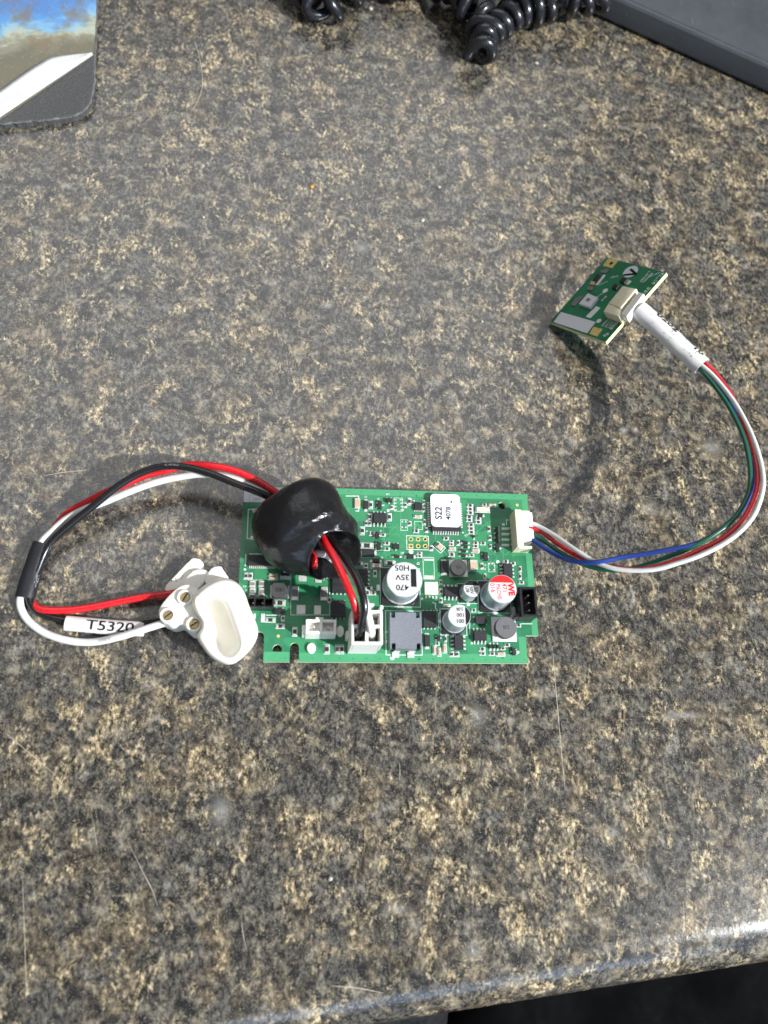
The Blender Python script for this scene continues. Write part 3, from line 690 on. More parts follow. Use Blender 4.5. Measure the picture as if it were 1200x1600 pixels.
can(632, 905, 57.5, 10.5, rows=(('470', -.12, -.46, 1.9, 1.1, .014), ('35V', -.12, .10, 1.9, 1.1, .014), ('H05', -.12, .62, 1.9, 1.1, .014)), rot=180, bar=(641.7, 889, 651, 917), label='largest silver capacitor marked 470 35V H05')
can(718, 962, 36.5, 10.0, rows=(('001', .06, -.46, 1.3, 1.0, .012), ('100', .06, .06, 1.3, 1.0, .012), ('5.0R', .02, .56, 1.15, .8, .012)), rot=180, seg=(0, .55, 'ink_black'), label='silver capacitor marked 100 with a black edge')
can(737.5, 919.5, 27, 7.0, rows=(('22', .46, -.12, 1.15, 1.0, .015), ('50V', -.04, -.2, 1.15, 1.0, .015), ('L08', -.54, -.12, 1.1, .95, .015)), rot=-82, seg=(90, .40, 'ink_black'), label='smallest silver capacitor marked 22 50V')
wecap = can(785, 920, 46, 11.0, rows=(('WE', .60, -.02, 2.2, .95, .05), ('471', .16, .10, 1.5, 1.0, .006), ('PSLCHSI', -.24, -.20, 1.3, .80, .006), ('016', -.64, .06, 1.5, 1.0, .006)), rot=-86, ink='ink_red', seg=(90, .46, 'ink_red'), label='silver capacitor with a red edge and red WE lettering')

# ---- inductors and transformer
def round_inductor(px, py, dia_px, h, sq, mat, text, rot, notch=False, cap=1.2, ink='ink_faint'):
    c_ = B(px, py, h); r = dia_px / 2 * np.linalg.norm(P(px + 1, py, ZB + h) - P(px, py, ZB + h))
    a, e = KB(*sq[0]), KB(*sq[1]); m_ = MB()
    m_.lathe([(r * .8, .5), (r * .84, h * .35), (r * .98, h * .5), (r, h * .6), (r, h - .25), (r * .96, h)], 40, 0)
    o = m_.build('inductor', (mat,), board, (c_[0], c_[1], ZB), smooth=30)
    k = MB(); w, d = abs(a[0] - e[0]), abs(a[1] - e[1]); k.box((a[0] + e[0]) / 2 - c_[0], (a[1] + e[1]) / 2 - c_[1], .26, w, d, .48, bev=.1); k.build('base_plate', 'label_white' if notch else 'tin', o)
    if notch:
        k = MB(); k.lathe([(r * .86, .52), (r * .9, h * .5)], 30); k.build('winding', 'copper', o)
    k = MB(); add_text(k, text, 0, 0, h + .015, cap, rot, bold=.01); k.build('lettering', ink, o)
    return o
round_inductor(717, 886, 26, 3.6, ((5, 930, 1105), (7, 145, 1360)), 'inductor_dark', '151', 4, cap=1.1, ink='ink_black')
round_inductor(791, 980, 33.5, 5.0, ((8, 478, 592), (8, 852, 950)), 'inductor_grey', '220', 184, True, cap=1.1)
a, e = KB(2, 552, 92, 3.2), KB(2, 782, 305, 3.2); w, d = abs(a[0] - e[0]), abs(a[1] - e[1]); cx, cy = (a[0] + e[0]) / 2, (a[1] + e[1]) / 2
mb = MB(); ch = .8; mb.prism([(-w / 2 + ch, -d / 2), (w / 2 - ch, -d / 2), (w / 2, -d / 2 + ch), (w / 2, d / 2 - ch), (w / 2 - ch, d / 2), (-w / 2 + ch, d / 2), (-w / 2, d / 2 - ch), (-w / 2, -d / 2 + ch)], .3, 3.2, bev=.15)
o = mb.build('inductor', ('inductor_dark',), board, (cx, cy, ZB)); mb = MB()
for s in (-1, 1): mb.box(s * (w / 2 + .15), 0, .4, .6, d * .92, .7, bev=.1)
mb.build('terminal', 'solder', o); mb = MB(); add_text(mb, '1R0', 0, 0, 3.212, 1.45, 180, bold=.02); mb.build('lettering', 'ink_black', o)
# grey square transformer
hT = 6.0; a, e = KB(6, 85, 522, hT), KB(6, 550, 1050, hT); w, d = abs(a[0] - e[0]), abs(a[1] - e[1]); cx, cy = (a[0] + e[0]) / 2, (a[1] + e[1]) / 2
mb = MB(); nx, ny = w * .13, d * .15
q = lambda sx, sy: [(sx * w / 2, sy * (d / 2 - ny * .15)), (sx * w / 2, sy * (d / 2 - .1))]
poly = [(-w / 2, -d / 2), (-w / 2 + nx * .35, -d / 2), (-w / 2 + nx * .35, -d / 2 + ny), (-w / 2 + nx * 1.3, -d / 2 + ny), (-w / 2 + nx * 1.3, -d / 2), (w / 2 - nx * 1.3, -d / 2), (w / 2 - nx * 1.3, -d / 2 + ny), (w / 2 - nx * .35, -d / 2 + ny), (w / 2 - nx * .35, -d / 2), (w / 2, -d / 2),
        (w / 2, d / 2), (w / 2 - nx * .35, d / 2), (w / 2 - nx * .35, d / 2 - ny), (w / 2 - nx * 1.3, d / 2 - ny), (w / 2 - nx * 1.3, d / 2), (-w / 2 + nx * 1.3, d / 2), (-w / 2 + nx * 1.3, d / 2 - ny), (-w / 2 + nx * .35, d / 2 - ny), (-w / 2 + nx * .35, d / 2), (-w / 2, d / 2)]
mb.prism(poly, 1.0, hT); tr = mb.build('transformer', 'ferrite_grey', board, (cx, cy, ZB))
mb = MB(); mb.box(0, 0, 1.6, w * .96, d * .94, 3.0); mb.build('core', 'plastic_black', tr)
mb = MB()
for s in (-.27, .22): mb.box(s * w, -d / 2 - .9, .25, 2.4, 2.2, .3, bev=.08); mb.box(s * w + .3, -d / 2 - .1, .9, 2.2, .35, 1.4)
for y in (-.05, .22): mb.box(-w / 2 - .6, -y * d, .25, .8, .8, .4, bev=.1)
mb.build('terminal', 'solder', tr)
srect(KB(6, 22, 500), KB(6, 552, 1142), .25)
# cream resistor network and crystal
a, e = KB(6, 585, 82, 1.2), KB(6, 783, 265, 1.2); w, d = abs(a[0] - e[0]), abs(a[1] - e[1])
mb = MB(); mb.box(0, 0, .65, w, d, 1.2, 0, bev=.1); o = mb.build('resistor_network', 'cream', board, ((a[0] + e[0]) / 2, (a[1] + e[1]) / 2, ZB)); mb = MB(); md = MB()
for i in range(4):
    for j in range(3): md.lathe([(.13, 1.25), (.13, 1.262)], 8, cx=(i - 1.5) * w * .23, cy=(j - 1) * d * .3)
    mb.box((i - 1.5) * w * .25, -d / 2 - .75, .15, .55, .9, .22, bev=.06); mb.box((i - 1.5) * w * .25, d / 2 + .1, .3, .5, .4, .3, bev=.05)
mb.build('leads', 'solder', o); md.build('marking', 'ink_grey', o)
sdot(6, 548, 327, .42)
c_ = KB(5, 805, 912, 1.0); mb = MB(); mb.box(0, 0, .5, 2.5, 1.9, .9, 0, bev=.12); mb.box(0, 0, .97, 2.0, 1.4, .08, 1); mb.box(-.95, 0, 1.0, .3, 1.3, .06, 2)
mb.build('crystal', ('tin', 'ceramic_tan', 'ic_black'), board, (c_[0], c_[1], ZB), math.radians(-42))
for s in (1,):
    r2 = MB(); 
    for (u, v, L, W) in ((0, 1.3, 3.2, .2), (0, -1.3, 3.2, .2), (1.7, 0, .2, 2.8), (-1.7, 0, .2, 2.8)):
        ca, sa = math.cos(math.radians(-42)), math.sin(math.radians(-42)); silk.box(c_[0] + u * ca - v * sa, c_[1] + u * sa + v * ca, ZB + .012, L, W, .03, rot=math.radians(-42))

# ---- connectors soldered to the board
def shell(w, d, h, wall, floor, mat=0, mb=None, cells=None):
    """open-topped housing: outer walls plus partitions, real cavities"""
    mb = mb or MB(); mb.box(0, 0, floor / 2, w, d, floor, mat)
    xs = [-w / 2] + [c_ for c_ in (cells or [])] + [w / 2]
    for x in xs:
        xx = x + wall / 2 if x == -w / 2 else (x - wall / 2 if x == w / 2 else x)
        mb.box(xx, 0, (h + floor) / 2, wall, d, h - floor - .001, mat, bev=.06)
    for s in (-1, 1): mb.box(0, s * (d / 2 - wall / 2), (h + floor) / 2, w - 2 * wall + .05, wall - .01, h - floor - .003, mat, bev=.06)
    return mb
# two-pole white header
h2p = 9.0; a, e = KB(2, 1045, 622, h2p), KB(4, 328, 835, h2p); w, d = abs(a[0] - e[0]), abs(a[1] - e[1]); cx, cy = (a[0] + e[0]) / 2, (a[1] + e[1]) / 2
mb = shell(w, d, h2p, .85, 6.4, cells=[0]); mb.box(-w / 2 - .35, -.3, 2.3, 1.6, d * .75, 4.4, bev=.2); mb.box(-w * .06, d / 2 + .35, 4.4, 2.6, .9, 8.6, bev=.2)
hd = mb.build('pin_header', 'nylon', board, (cx, cy, ZB)); hd['label'] = 'white two pole socket with open square cells'
for sx in (-.24, .24): mb = MB(); mb.box(sx * w, 0, 6.4, .8, .8, 3.4, bev=.2); mb.build('pin', 'tin', hd)
for kk, x, y, rx, ry, mt in ((2, 1120, 1040, 1.45, 1.75, 'nylon'), (4, 385, 795, 1.3, 1.85, 'nylon')):
    c_ = KB(kk, x, y, .8); mb = MB(); mb.rings([[(rx * f * math.cos(t), ry * f * math.sin(t), z) for t in [2 * math.pi * i / 20 for i in range(20)]] for f, z in ((1, .02), (1, .7), (.85, 1.0), (.4, 1.12))]); mb.build('latch_peg', mt, board, (c_[0], c_[1], ZB), smooth=40)
# four-pole header (the plug of the wire harness sits on it)
hP = 18.0; pa, pe = KB(4, 540, 485, hP), KB(4, 1000, 988, hP); PW, PD = abs(pa[0] - pe[0]), abs(pa[1] - pe[1]); PX, PY = (pa[0] + pe[0]) / 2, (pa[1] + pe[1]) / 2
mb = shell(PW - .5, PD - .4, 7.0, .8, 2.0); mb.box(-PW / 2 - .2, 0, 3, .9, 2.5, 6, bev=.15)
hd = mb.build('pin_header', 'nylon', board, (PX, PY, ZB)); hd['label'] = 'white four pole socket under the harness plug'
# cream four-wire header at the right
hJ = 7.0; a, e = KB(7, 745, 470), KB(7, 745, 1000); jl = abs(a[1] - e[1]); jx, jy = a[0], (a[1] + e[1]) / 2; jd = 5.2
mb = MB(); mb.box(.5, 0, hJ / 2, 1.0, jl, hJ, 0, bev=.12); mb.box(jd / 2 + .8, 0, .6, jd - .5, jl, 1.2, 0, bev=.1); mb.box(jd / 2 + .8, jl / 2 - .5, 3.0, jd - .5, .95, 5.9, 0, bev=.12); mb.box(jd / 2 + .8, -jl / 2 + .5, 2.6, jd - .5, .95, 5.2, 0, bev=.12)
mb.box(1.6, 0, hJ - .5, 1.3, jl * .99, .98, 0, bev=.1)
js = mb.build('wire_header', 'cream', board, (jx, jy, ZB)); js['label'] = 'cream four wire socket at the right edge'
mb = MB()
for i in range(4): q = KB(7, 690, 655 + 79 * i); mb.box(q[0] - jx, q[1] - jy, .2, 2.4, .5, .26, bev=.06); mb.box(-.2, q[1] - jy, .6, .4, .45, .9, bev=.05)
mb.build('leads', 'solder', js); pad(7, 640, 580, 680, 615)
for i in range(4): pad(7, 632, 638 + 79 * i, 745, 676 + 79 * i, .06)
# black three-pin header
hK = 8.0; a, e = KB(8, 892, 152, hK), KB(8, 1163, 585, hK); w, d = abs(a[0] - e[0]), abs(a[1] - e[1]); cx, cy = (a[0] + e[0]) / 2, (a[1] + e[1]) / 2
mb = shell(w, d, hK, .75, 1.6); mb.box(-w / 2 - .35, d * .36, hK / 2 - .3, .9, 1.6, hK - .7, bev=.1); mb.box(-w / 2 - .35, -d * .42, hK / 2 - .8, 1.2, 1.4, hK - 1.6, bev=.3)
kb = mb.build('pin_header', 'plastic_black', board, (cx, cy, ZB)); kb['label'] = 'black three pin socket at the lower right'
for x, y in ((1020, 280), (1030, 388), (1035, 497)): q = KB(8, x, y, 6.0); mb = MB(); mb.box(q[0] - cx, q[1] - cy, 3.6, .6, .6, 4.8, bev=.15); mb.build('pin', 'tin', kb)
c_ = KB(8, 808, 515, 3.0); mb = MB(); mb.box(0, 0, 1.6, 1.5, 3.4, 3.0, bev=.15); mb.build('ferrite_bead', 'ceramic_grey', board, (c_[0], c_[1], ZB))
# black pin socket strip at the left
hS = 5.0; a, e = KB(2, 60, 312, hS), KB(2, 578, 440, hS); w, d = abs(a[0] - e[0]), abs(a[1] - e[1]); cx, cy = (a[0] + e[0]) / 2, (a[1] + e[1]) / 2
mb = shell(w, d + .6, hS, .45, 1.0, cells=[w * (.5 - .265), w * (.5 - .53), w * (.5 - .79)])
ks = mb.build('pin_socket', 'plastic_black', board, (cx, cy, ZB)); ks['label'] = 'black socket strip half hidden by the white holder'
for x in (285, 420): q = KB(2, x, 395, 3.0); mb = MB(); mb.box(q[0] - cx, q[1] - cy, 2.2, .45, .45, 3.0, bev=.1); mb.build('pin', 'tin', ks)

# ---- bare pads, silkscreen, sticker, fiducials
for a in ((2, 935, -10, 1050, 78), (2, 910, 415, 1035, 550), (4, 8, 425, 106, 555), (4, 20, 0, 116, 95), (2, 395, 540, 450, 670), (2, 285, 540, 318, 620), (5, 575, 1088, 720, 1122), (6, 575, -10, 715, 45), (4, 905, 125, 962, 215), (2, 670, -10, 832, 55)):
    p0, p1 = KB(*a[:3]), KB(a[0], *a[3:]); mb = MB(); mb.box(0, 0, .11, abs(p0[0] - p1[0]), abs(p0[1] - p1[1]), .2, bev=.1); mb.build('solder_pad', 'solder', board, ((p0[0] + p1[0]) / 2, (p0[1] + p1[1]) / 2, ZB))
for x, y in ((158, 240), (158, 290), (158, 338), (158, 386), (245, 240), (255, 290), (262, 338), (262, 386)): pad(5, x - 24, y - 9, x + 24, y + 9)
for x, y in ((455, 1165), (500, 1165), (530, 1190), (455, 1245), (520, 1250), (345, 1165), (400, 1180), (395, 1240)): pad(7, x - 12, y - 10, x + 12, y + 10)
for x in range(4): pad(5, 262 + (x % 2) * 50 - 12, 555 + (x // 2) * 80 - 12, 262 + (x % 2) * 50 + 12, 555 + (x // 2) * 80 + 12)
spoly(2, [(825, -40), (825, 562), (1195 + 190, 562), (1195 + 190, -40)], .2)
srect(KB(5, 325, 757), KB(5, 645, 962), .22); srect(KB(5, 562, 1070), KB(6, 728, 45), .16)
srect(KB(5, 145, 212), KB(5, 270, 405), .14); srect(KB(5, 240, 528), KB(5, 338, 682), .14); srect(KB(5, 442, 552), KB(5, 555, 670), .14); srect(KB(7, 440, 1150), KB(7, 540, 1280), .14)
spoly(1, [(480, 378), (212, 378), (195, 800), (245, 800)], .3); spoly(3, [(470, 185), (650, 185), (650, 225)], .3); spoly(3, [(650, 360), (650, 402), (610, 402)], .3)
spoly(1, [(175, 1030), (168, 1190)], .35); spoly(1, [(638, 1150), (638, 1200)], .35)
spoly(6, [(905, 845), (790, 735), (790, 545), (850, 470), (960, 470)], .2); spoly(8, [(175, 680), (175, 840)], .2); spoly(6, [(700, 380), (745, 400), (740, 460), (770, 500)], .25)
spoly(7, [(705, 600), (705, 530), (740, 530)], .25); spoly(8, [(915, 690), (1070, 690)], .25); spoly(2, [(470, 565), (735, 565)], .25); spoly(2, [(215, 60), (415, 60)], .2); spoly(2, [(215, 285), (440, 285)], .2)
spoly(3, [(900, 845), (900, 968), (985, 968)], .18); spoly(3, [(690, 1070), (880, 1070)], .2); spoly(7, [(595, 620), (595, 985), (540, 992)], .16)
for k, x, y, r in ((6, 120, 1180, .75), (7, 580, 1135, .62), (4, 150, 35, .62), (8, 155, 410, .6), (1, 165, 1245, .4), (5, 390, 990, .8), (8, 870, 1100, .5), (8, 205, 972, .35), (3, 1075, 395, .5), (7, 620, 940, .3), (5, 1138, 712, .28), (3, 1010, 318, .3)): sdot(k, x, y, r)
q = KB(6, 805, 655); pads.lathe([(.72, ZB), (.72, ZB + .1), (.5, ZB + .3)], 16, cx=q[0], cy=q[1]); q = KB(8, 528, 530); pads.lathe([(.85, ZB), (.85, ZB + .1), (.6, ZB + .35)], 16, cx=q[0], cy=q[1])
for s, k, x, y, cap, rot in (('U9', 3, 1068, 158, .75, 180), ('C', 3, 752, 195, .8, 90), ('Q5', 3, 935, 225, .6, 180), ('9', 3, 578, 768, .9, 90), ('C', 3, 638, 1080, .8, 0), ('C', 3, 985, 1080, .8, 180), ('C', 3, 968, 690, .7, 180), ('R', 3, 768, 690, .7, 90), ('RF', 2, 672, 705, 1.0, 0), ('R', 2, 712, 610, .8, 0), ('2C', 5, 265, 1008, .8, 180), ('C', 8, 445, 560, .8, 0), ('L', 8, 515, 620, .6, 0), ('K1', 2, 160, 150, .7, 180), ('C', 2, 175, 205, .7, 180), ('J', 5, 1185, 760, 1.0, 180), ('D', 5, 492, 1158, .9, 90), ('U7', 7, 120, 750, .7, 180)):
    q = KB(k, x, y); add_text(silk, s, q[0], q[1], ZB + .035, cap, rot, bold=.02)
mb = MB(); q = KB(1, 745, 1250, 1.35); add_text(mb, 'D1', q[0], q[1], q[2] + .02, 1.3, 90, bold=.03); mb.build('lettering', 'silk', board)
for i, c_ in enumerate(icsp):
    gold = MB()
    if i == 3:
        for dx, dy, a_, b_ in ((0, .66, 1.64, .32), (0, -.66, 1.64, .32), (.66, 0, .32, 1.0), (-.66, 0, .32, 1.0)): gold.box(dx, dy, .03, a_, b_, .05)
    gold.rings([[(r * math.cos(2 * math.pi * j / 16), r * math.sin(2 * math.pi * j / 16), z) for j in range(16)] for r, z in ((.82, .004), (.80, .06), (.5, .06), (.5, -1.5))], 0, False, False)
    gold.build('contact_ring', 'gold', board, (c_[0], c_[1], ZB))
for k, x, y in ((2, 645, 866), (7, 860, 315)):
    q = KB(k, x, y); gold = MB(); gold.lathe([(.55, 0), (.55, .05)], 16); gold.build('gold_dot', 'gold', board, (q[0], q[1], ZB))
silk.build('printed_lines', 'silk', board); pads.build('solder_pads', 'solder', board); vias.build('vias', 'wire_green', board); traces.build('traces', 'trace_green', board); pour.build('copper_border', 'trace_green', board)
mb = MB(); a, e = B(382, 760), B(466, 787); mb.box((a[0] + e[0]) / 2, (a[1] + e[1]) / 2, ZB + .06, abs(a[0] - e[0]), abs(a[1] - e[1]), .1); st = mb.build('sticker', 'label_white', board); st['label'] = 'white sticker strip at the top left corner of the board'
mb = MB(); q = KB(1, 330, 232); add_text(mb, 'LB01', q[0], q[1], ZB + .125, .9, 0); srect(KB(1, 235, 170), KB(1, 520, 275), .08, mb, ZB + .118); mb.build('lettering', 'ink_grey', st)
mb = MB()
for x, y in ((X0 + 4, yt - 4), (X1 - 5, yt - 5), (X0 + 4, ynl + 4), (xnr - 4, yb + 4), (PX, PY), (cx, cy)): mb.lathe([(.7, ZB - 1.62), (.5, .9), (.35, .02)], 10, cx=x, cy=y)
mb.build('solder_joints', 'solder', board)

# ------------------------------------------------------------------ choke wrapped in black heat-shrink, standing on the board
CC = P(475, 824, 18.0); EL = math.radians(6)
ax = Vector((.50 * math.cos(EL), -.866 * math.cos(EL), math.sin(EL))).normalized(); au = ax.cross(Vector((0, 0, 1))).normalized(); av = au.cross(ax)
choke = thing('ferrite_choke', 'black glossy heat-shrink wrapped choke lump with open mouth, on the green board', 'choke', (CC[0], CC[1], ZB))
def choke_pt(t, th, r):
    # a tube shrunk over a ring: squared shoulders, dents and creases, mouth cut at a slant
    k = 1.0 + .022 * math.sin(3 * th + 1.9 + t * .10) + .026 * math.sin(2 * th - .8 + t * .24) + .020 * math.sin(5 * th + t * .38 + 2) + .010 * math.sin(8 * th - t * .7) + .006 * math.sin(13 * th + t * .9)
    lp = max(0.0, min(1.0, (t - 3) / 10.5))
    sh = lp ** 1.3 * 3.8                                            # the mouth sits off centre, to the right
    tt = t - .52 * r * math.sin(th) * lp ** 1.5 + lp ** 3 * (.5 * math.sin(2 * th + .5) + .35 * math.sin(3 * th + 1) + .2 * math.sin(7 * th))
    p = ax * tt + au * (r * k * math.cos(th) * (1 + .06 * lp) - sh) + av * (r * k * math.sin(th) * .93 - .12 * sh)
    return (p.x, p.y, p.z + CC[2] - ZB)
prof = [(-12.2, 3.2), (-12.1, 6.6), (-11.8, 9.8), (-10.9, 12.4), (-9.0, 14.4), (-6.2, 15.5), (-2.6, 15.9), (1.0, 15.7), (3.6, 15.3), (5.8, 14.7), (7.6, 13.7), (9.0, 12.5), (10.2, 11.2), (11.2, 10.2), (12.1, 9.5), (12.9, 9.15), (13.6, 9.05)]
n = 72; mb = MB(); rs = []; ths = [2 * math.pi * i / n for i in range(n)]
for t, r in prof: rs.append([choke_pt(t, th, r) for th in ths])
for t, r in ((13.5, 8.5), (12.0, 8.4), (10, 8.0), (6, 7.0), (2, 6.5)): rs.append([choke_pt(t, th, r) for th in ths])
mb.rings(rs); o = mb.build('wrapping', 'heat_shrink', choke, smooth=180)
sb = o.modifiers.new('smooth', 'SUBSURF'); sb.levels = 1; sb.render_levels = 1

# ------------------------------------------------------------------ wire harness: red, black and white wires
def wpath(pts, n=9): return spline([tuple(P(x, y, z)) for x, y, z in pts], n)
HB = P(140, 870, 0)
har = thing('wire_harness', 'thick red, black and white wires looping left from the choke, sleeved and tagged', 'wire harness', (HB[0], HB[1], 0))
def rel(pts, base): return [(p[0] - base[0], p[1] - base[1], p[2]) for p in pts]
def Z3(x, y, z): return (x / 2.7273, 700 + y / 2.7273, z)           # read off the left-hand enlargement
def Z1(x, y, z): return (360 + x / 4.615, 740 + y / 4.615, z)
RW = 1.22
def wire(pts, r, mat, parent, base, n=12, name='wire'):
    mb = MB(); mb.tube(rel(wpath(pts), base), r, n); return mb.build(name, mat, parent, smooth=60)
blk = [Z3(1215, 235, 13), Z3(1150, 210, 16), Z3(1080, 180, 17.5), Z3(1000, 150, 18), Z3(900, 110, 18), Z3(800, 83, 17), Z3(700, 78, 15.5), Z3(600, 106, 14), Z3(500, 165, 12.5), Z3(400, 245, 10.5), Z3(300, 325, 8), Z3(215, 405, 5.5), Z3(168, 500, 4.2), Z3(128, 620, 3.4), Z3(138, 672, 2.6), Z3(185, 710, 1.6), Z3(270, 733, 1.4), Z3(360, 748, 1.8), Z3(480, 757, 1.8), Z3(600, 752, 1.8), Z3(690, 738, 4)]
red = [Z3(1240, 225, 14), Z3(1180, 192, 16), Z3(1100, 142, 17), Z3(1000, 97, 17.5), Z3(900, 76, 17), Z3(800, 72, 14.5), Z3(710, 95, 13), Z3(620, 116, 11.5), Z3(530, 156, 10), Z3(450, 190, 8), Z3(380, 226, 6.5), Z3(290, 277, 5), Z3(225, 350, 4), Z3(188, 420, 3.2), Z3(150, 520, 2.2), Z3(125, 620, 2), Z3(145, 670, 2.4), Z3(195, 690, 3), Z3(300, 690, 2.8), Z3(400, 676, 2.6), Z3(500, 656, 2.8), Z3(600, 637, 3.4), Z3(700, 624, 4.2), Z3(760, 615, 4.6)]
wht = [Z3(1225, 232, 12), Z3(1165, 205, 14.5), Z3(1080, 165, 15.5), Z3(980, 126, 15.5), Z3(860, 112, 13.5), Z3(750, 126, 12), Z3(650, 150, 11), Z3(550, 186, 9.5), Z3(450, 228, 8), Z3(360, 262, 7.6), Z3(280, 305, 6.4), Z3(215, 362, 5.2), Z3(172, 410, 4.2), Z3(125, 520, 3.6), Z3(88, 630, 2.8), Z3(92, 690, 1.8), Z3(130, 745, 1.3), Z3(200, 792, 1.3), Z3(300, 822, 1.4), Z3(400, 827, 1.8), Z3(500, 807, 3.6), Z3(600, 777, 4.6), Z3(680, 752, 4.6), Z3(745, 735, 5)]
wb = wire(blk, RW, 'wire_black', har, HB); wire(red, RW, 'wire_red', har, HB); ww = wire(wht, RW, 'wire_white', har, HB)
# from the mouth of the choke down into the plug
ZPT = ZB + hP
r2 = [Z1(640, 420, 21), Z1(690, 510, 23.5), Z1(742, 600, 25.5), Z1(800, 715, 27), Z1(850, 825, 27), Z1(888, 920, 26), Z1(912, 1010, 23), Z1(912, 1075, 17), Z1(910, 1110, 13)]
b2 = [Z1(720, 460, 20), Z1(790, 560, 22.5), Z1(862, 665, 25.5), Z1(920, 770, 27.5), Z1(955, 880, 27.8), Z1(966, 985, 26.5), Z1(950, 1085, 23.5), Z1(925, 1160, 19.5), Z1(920, 1185, 14)]
w2 = [Z1(700, 480, 18), Z1(790, 585, 19.5), Z1(870, 710, 22), Z1(930, 820, 24.5), Z1(968, 920, 25.5), Z1(996, 1040, 25), Z1(1016, 1130, 22), Z1(1020, 1175, 17), Z1(1020, 1185, 13)]
for pts, mt in ((r2, 'wire_red'), (b2, 'wire_black'), (w2, 'wire_white')): wire(pts, RW, mt, har, HB)
wire([Z1(560, 600, 12), Z1(600, 580, 15), Z1(650, 577, 16), Z1(700, 590, 15), Z1(735, 620, 12)], RW, 'wire_white', har, HB)
wire([Z1(560, 560, 15), Z1(590, 590, 17), Z1(604, 630, 17.5), Z1(606, 670, 15)], RW, 'wire_red', har, HB)
# plug housing on top of the board socket
cB, sB = math.cos(BROT), math.sin(BROT)
pw = (PX * cB - PY * sB + BC[0], PX * sB + PY * cB + BC[1])
wall = .9; mb = MB(); zt0, zt1 = ZB + 7.1, ZPT
mb.box(0, 0, (ZB + 2.3 + zt0 + 3) / 2, PW - 2.8, PD - 2.6, zt0 + 3 - ZB - 2.3)
for sx in (-1, 1): mb.box(sx * (PW / 2 - wall / 2), 0, (zt0 + zt1) / 2, wall, PD, zt1 - zt0, bev=.25)
for sy in (-1, 1): mb.box(0, sy * (PD / 2 - wall / 2), (zt0 + zt1) / 2 - .002, PW - 2 * wall + .1, wall - .02, zt1 - zt0 - .01, bev=.12)
mb.box(0, 0, (zt0 + zt1) / 2 - .1, wall, PD - 2 * wall + .1, zt1 - zt0 - .25); mb.box(0, .3, (zt0 + zt1) / 2 - .13, PW - 2 * wall + .1, wall, zt1 - zt0 - .3)
mb.box(.4, PD / 2 + 1.4, zt1 - 3.0, 3.6, .9, 9.0, bev=.3); mb.box(.4, PD / 2 + .6, zt1 - 5.5, 2.6, 1.2, 2.0, bev=.2)
mb.box(PW / 2 - .5, PD / 2 + .5, zt1 - 1.0, 1.0, 1.2, 6, bev=.2)
plug = mb.build('plug', 'nylon', har, (pw[0] - HB[0], pw[1] - HB[1], 0), BROT); plug['label'] = 'white four pole plug standing on the board'
# black shrink sleeve and the printed tag sleeve
mb = MB(); pts = rel(wpath([Z3(182, 408, 4.0), Z3(158, 470, 3.6), Z3(132, 545, 3.2), Z3(106, 640, 2.9)]), HB); mb.tube(pts, 3.05, 20, flat=.78, rfun=lambda t: 1 + .03 * math.sin(9 * t)); slv = mb.build('sleeve', 'sleeve_black', har, smooth=60); slv['label'] = 'black shrink sleeve round the three wires'
def wrap_text(mb, s, path, cap, dist, radius, flat, lat=0.0, bold=0.0, ws=1.0, mat=0, flip=False, lift=.03, ang=None):
    """lay lettering on a sleeve: x runs along the path, y around it"""
    vs, fs = text_geo(s, bold, 4); L = [0]
    for a, b in zip(path, path[1:]): L.append(L[-1] + (Vector(b) - Vector(a)).length)
    out = []
    for vx, vy in vs:
        if flip: vx, vy = -vx, -vy
        d = min(max(dist + vx * cap * ws, .01), L[-1] - .01); i = max(k for k in range(len(L)) if L[k] <= d); i = min(i, len(path) - 2)
        a, b = Vector(path[i]), Vector(path[i + 1]); p = a.lerp(b, (d - L[i]) / max(1e-6, L[i + 1] - L[i]))
        t = (b - a).normalized(); u = t.cross(Vector((0, 0, 1))).normalized(); w_ = u.cross(t)
        y = -(vy * cap + lat)                                  # u points to the right of the direction of travel
        th = y / radius if ang is None else ang + y / radius
        q = p + u * math.sin(th) * (radius + lift) + w_ * math.cos(th) * (radius * flat + lift); out.append(tuple(q))
    return mb.add(out, fs, mat)
tp = rel(wpath([(103, 973.5, 1.9), (140, 977, 1.9), (180, 980.5, 1.9), (225, 983, 2.0)]), HB)
mb = MB(); mb.tube(tp, 2.45, 20, flat=.72); sl2 = mb.build('tag_sleeve', 'sleeve_white', har, smooth=60); sl2['label'] = 'flattened white tag sleeve printed T5320'
mb = MB(); wrap_text(mb, 'T5320', tp, 3.3, 14.2, 2.45, .72, ws=1.28, bold=.012, lift=.06); mb.build('lettering', 'ink_black', sl2)
